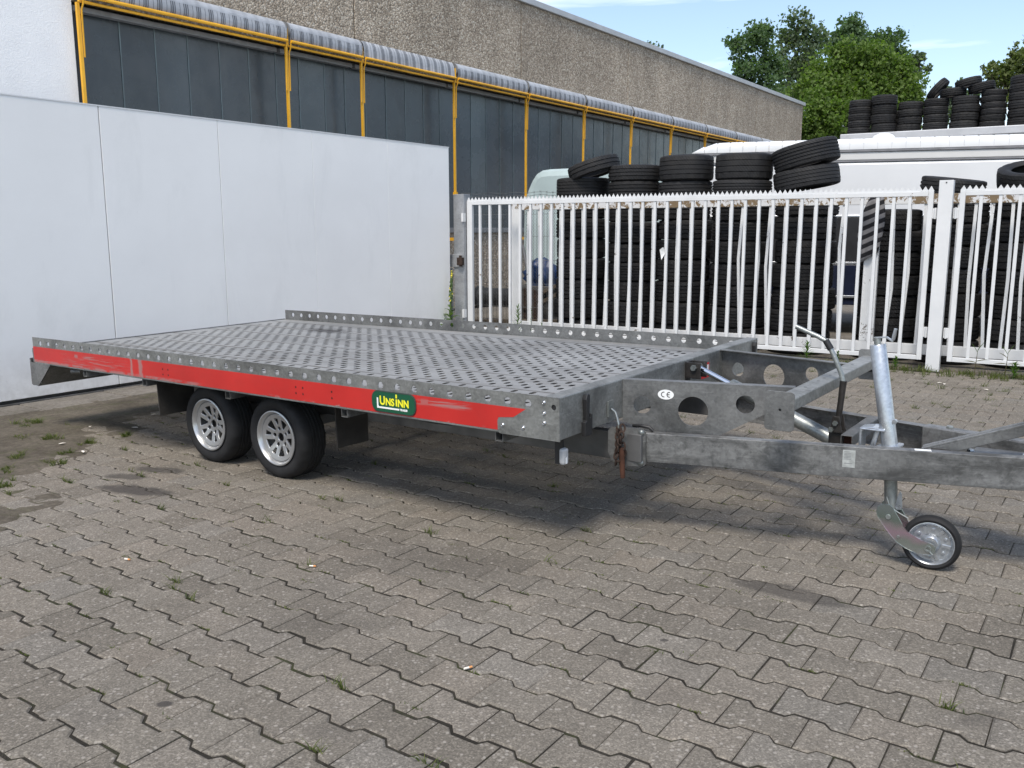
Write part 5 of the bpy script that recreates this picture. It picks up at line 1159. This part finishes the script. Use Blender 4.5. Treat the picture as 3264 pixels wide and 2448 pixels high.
def leaf_quad(mb,p,d,l,w,droop=.2,m=0):
    p=Vector(p); d=Vector(d).normalized(); s=d.cross(Vector((0,0,1))); s=s.normalized() if s.length>1e-3 else Vector((1,0,0)); n=5; vs=[]
    for i in range(n+1):
        t=i/n; c=p+d*(l*t)+Vector((0,0,-droop*l*t*t)); ww=w*math.sin(math.pi*(.08+.92*t)**.8)*.5+.0006; vs+=[c-s*ww+Vector((0,0,ww*.3)),c+Vector((0,0,0)),c+s*ww+Vector((0,0,ww*.3))]
    fs=[(3*i+j,3*i+j+1,3*i+4+j,3*i+3+j) for i in range(n) for j in range(2)]; mb.add(vs,fs,m)
# mullein in flower beside the grey post
mp=from_gate(-6.33,-.34); mu=thing('mullein','tall mullein with yellow flower spike beside the grey post','plant',MI,(mp.x,mp.y,0))
mb=MB()
for i in range(15):
    a=i*2.4; z=.03+.03*i; l=.36-.018*i; leaf_quad(mb,(mp.x,mp.y,z),(math.cos(a),math.sin(a),.55+.05*i),l,.11-.004*i,.45)
make('leaf_rosette', mb, M_['mullein'], mu, smooth=60)
mb=MB(); mb.tube([(mp.x,mp.y,0),(mp.x+.005,mp.y,.5),(mp.x+.03,mp.y,.98)],[.012,.013,.006],8); make('stem', mb, M_['mullein'], mu)
mb=MB()
for i in range(150):
    t=random.random(); a=random.uniform(0,6.28); z=.55+.43*t; rr_=.032*(1-t*.75); c=Vector((mp.x+.03*(z/.98)**2+rr_*math.cos(a),mp.y+rr_*math.sin(a),z)); yl=random.random()<(.10 if t<.75 else .55)
    dv=Vector((math.cos(a),math.sin(a),.4)); s=.010*random.uniform(.7,1.2); e=dv.cross(Vector((0,0,1))).normalized()*s; f=dv.cross(e).normalized()*s; mb.add([c-e-f,c+e-f,c+e+f,c-e+f,c+dv*.008],[(0,1,4),(1,2,4),(2,3,4),(3,0,4)],1 if yl else 0)
make('flower_spike', mb, [M_['mullein'],M_['flower']], mu)
def feathery(name,label,u,o,h,n,mat='weed',w=.007,spread=.5):
    p=from_gate(u,o); mb=MB(); mb.tube([(p.x,p.y,0),(p.x+.004,p.y,h*.6),(p.x+.01,p.y,h)],[.004,.003,.001],5)
    for i in range(n):
        t=(i+1)/n; a=i*2.4+random.uniform(-.3,.3); leaf_quad(mb,(p.x+.008*t,p.y,h*(.15+.85*t)),(math.cos(a),math.sin(a),.7+.8*t),h*spread*(1-.55*t),w,.25)
    o_=make(name, mb, M_[mat], base=(p.x,p.y,0), smooth=60); return tag(o_,label,'weed','weeds along the gate')
feathery('weed','feathery green weed in front of the wide old gate upright',-5.27,-.22,.50,46,w=.012,spread=.34)
feathery('weed','thin seeding weed stem in the gate left part',-5.07,-.2,.50,14,w=.010,spread=.16)
feathery('weed','short weed poking over the trailer side rail by the gate',-4.88,-.25,.30,14,w=.012,spread=.3)
feathery('weed','bushy green weed at the gate foot behind the tilt arm',-1.33,-.22,.24,34,w=.014,spread=.6)
feathery('weed','small green weed at the gate foot left of the jockey tube',-.98,-.25,.16,24,w=.013,spread=.6)
feathery('weed','leafy weed at the gate foot left of the thick white post',-.36,-.24,.14,26,w=.014,spread=.7)
feathery('weed','bright weed rosette right of the two saplings',.80,-.30,.16,30,w=.014,spread=.8)
def sapling(label,u,o,h,lf):
    p=from_gate(u,o); t=thing('sapling',label,'sapling',MI,(p.x,p.y,0),'saplings at the right gate leaf'); mb=MB(); mb.tube([(p.x,p.y,0),(p.x+.01,p.y,h*.5),(p.x+.015,p.y,h*.75)],[.004,.0035,.002],5); make('stem', mb, M_['redstem'], t)
    for a,z,l,w,e in lf:
        mb=MB(); leaf_quad(mb,(p.x+.012,p.y,z*h),(math.cos(a)*gd.x-.2*math.sin(a),math.cos(a)*gd.y-.3*math.sin(a),e),l,w,.15); make('leaf', mb, M_['weed' if z>.6 else 'redstem'], t, smooth=60)
sapling('small sapling with broad upright leaves at the right gate leaf',.435,-.27,.36,[(2.6,.72,.13,.05,1.6),(.5,.74,.15,.05,1.8),(0,.45,.13,.045,.35),(3.2,.40,.13,.045,.25),(.2,.3,.09,.035,-.1)])
sapling('small reddish sapling nearer the right frame edge',.72,-.27,.36,[(2.5,.70,.13,.04,1.4),(.6,.74,.14,.035,1.6),(0,.42,.14,.045,.15),(3.1,.42,.13,.045,.1),(3.3,.6,.11,.04,.8)])
# litter
def butt(x,y,a,l):
    d=Vector((math.cos(a),math.sin(a),0)); c=Vector((x,y,.006)); mb=MB(); mb.tube([c-d*.014,c+d*.006],.004,8,m=0); mb.tube([c+d*.006,c+d*.018],.0042,8,m=1); tag(make('cigarette_butt', mb, [M_['butt'],M_['filter']], base=(x,y,0)),l,'cigarette butt','litter on the paving')
butt(-1.83,4.02,-.35,'cigarette butt with orange filter on the open paving at left')
butt(-.93,3.93,-.2,'cigarette butt left of the paving centre')
butt(2.08,4.62,.2,'pale cigarette butt on the paving beyond the jockey wheel')
butt(-.16,2.95,.5,'pale cigarette butt in a joint at the bottom centre')
for k,(u,o,l) in enumerate(((.15,-.95,'pale dry leaf on the paving in front of the post'),(.22,-1.02,'yellowish dry leaf beside the pale one'),(.62,-1.15,'white paper bit on the paving at right'),(-.75,-.95,'thin pale straw lying left of the post'))):
    p=from_gate(u,o); mb=MB(); a=k*1.1; leaf_quad(mb,(p.x,p.y,.005),(math.cos(a),math.sin(a),.05),.05 if k<3 else .16,.025 if k<3 else .006,.0); tag(make('litter_bit', mb, M_['butt'], base=(p.x,p.y,0)),l,'litter','litter on the paving')
for k,(x,y,l) in enumerate(((-3.05,7.35,'yellow dry leaf on the kerb strip'),(-2.93,7.42,'pale dry leaf on the kerb strip'),(-2.95,6.85,'long dry leaf on the silt'),(-3.35,6.9,'pale leaf on the silt near the rear'),(-3.3,6.3,'orange-tinted leaf on the silt'),(-3.0,6.05,'curled dry leaf on the silt edge'))):
    mb=MB(); a=k*1.7; leaf_quad(mb,(x,y,.016),(math.cos(a),math.sin(a),.08),.05,.02,.0); tag(make('dry_leaf', mb, M_['butt'], base=(x,y,0)),l,'leaf','dry leaves on the silt')
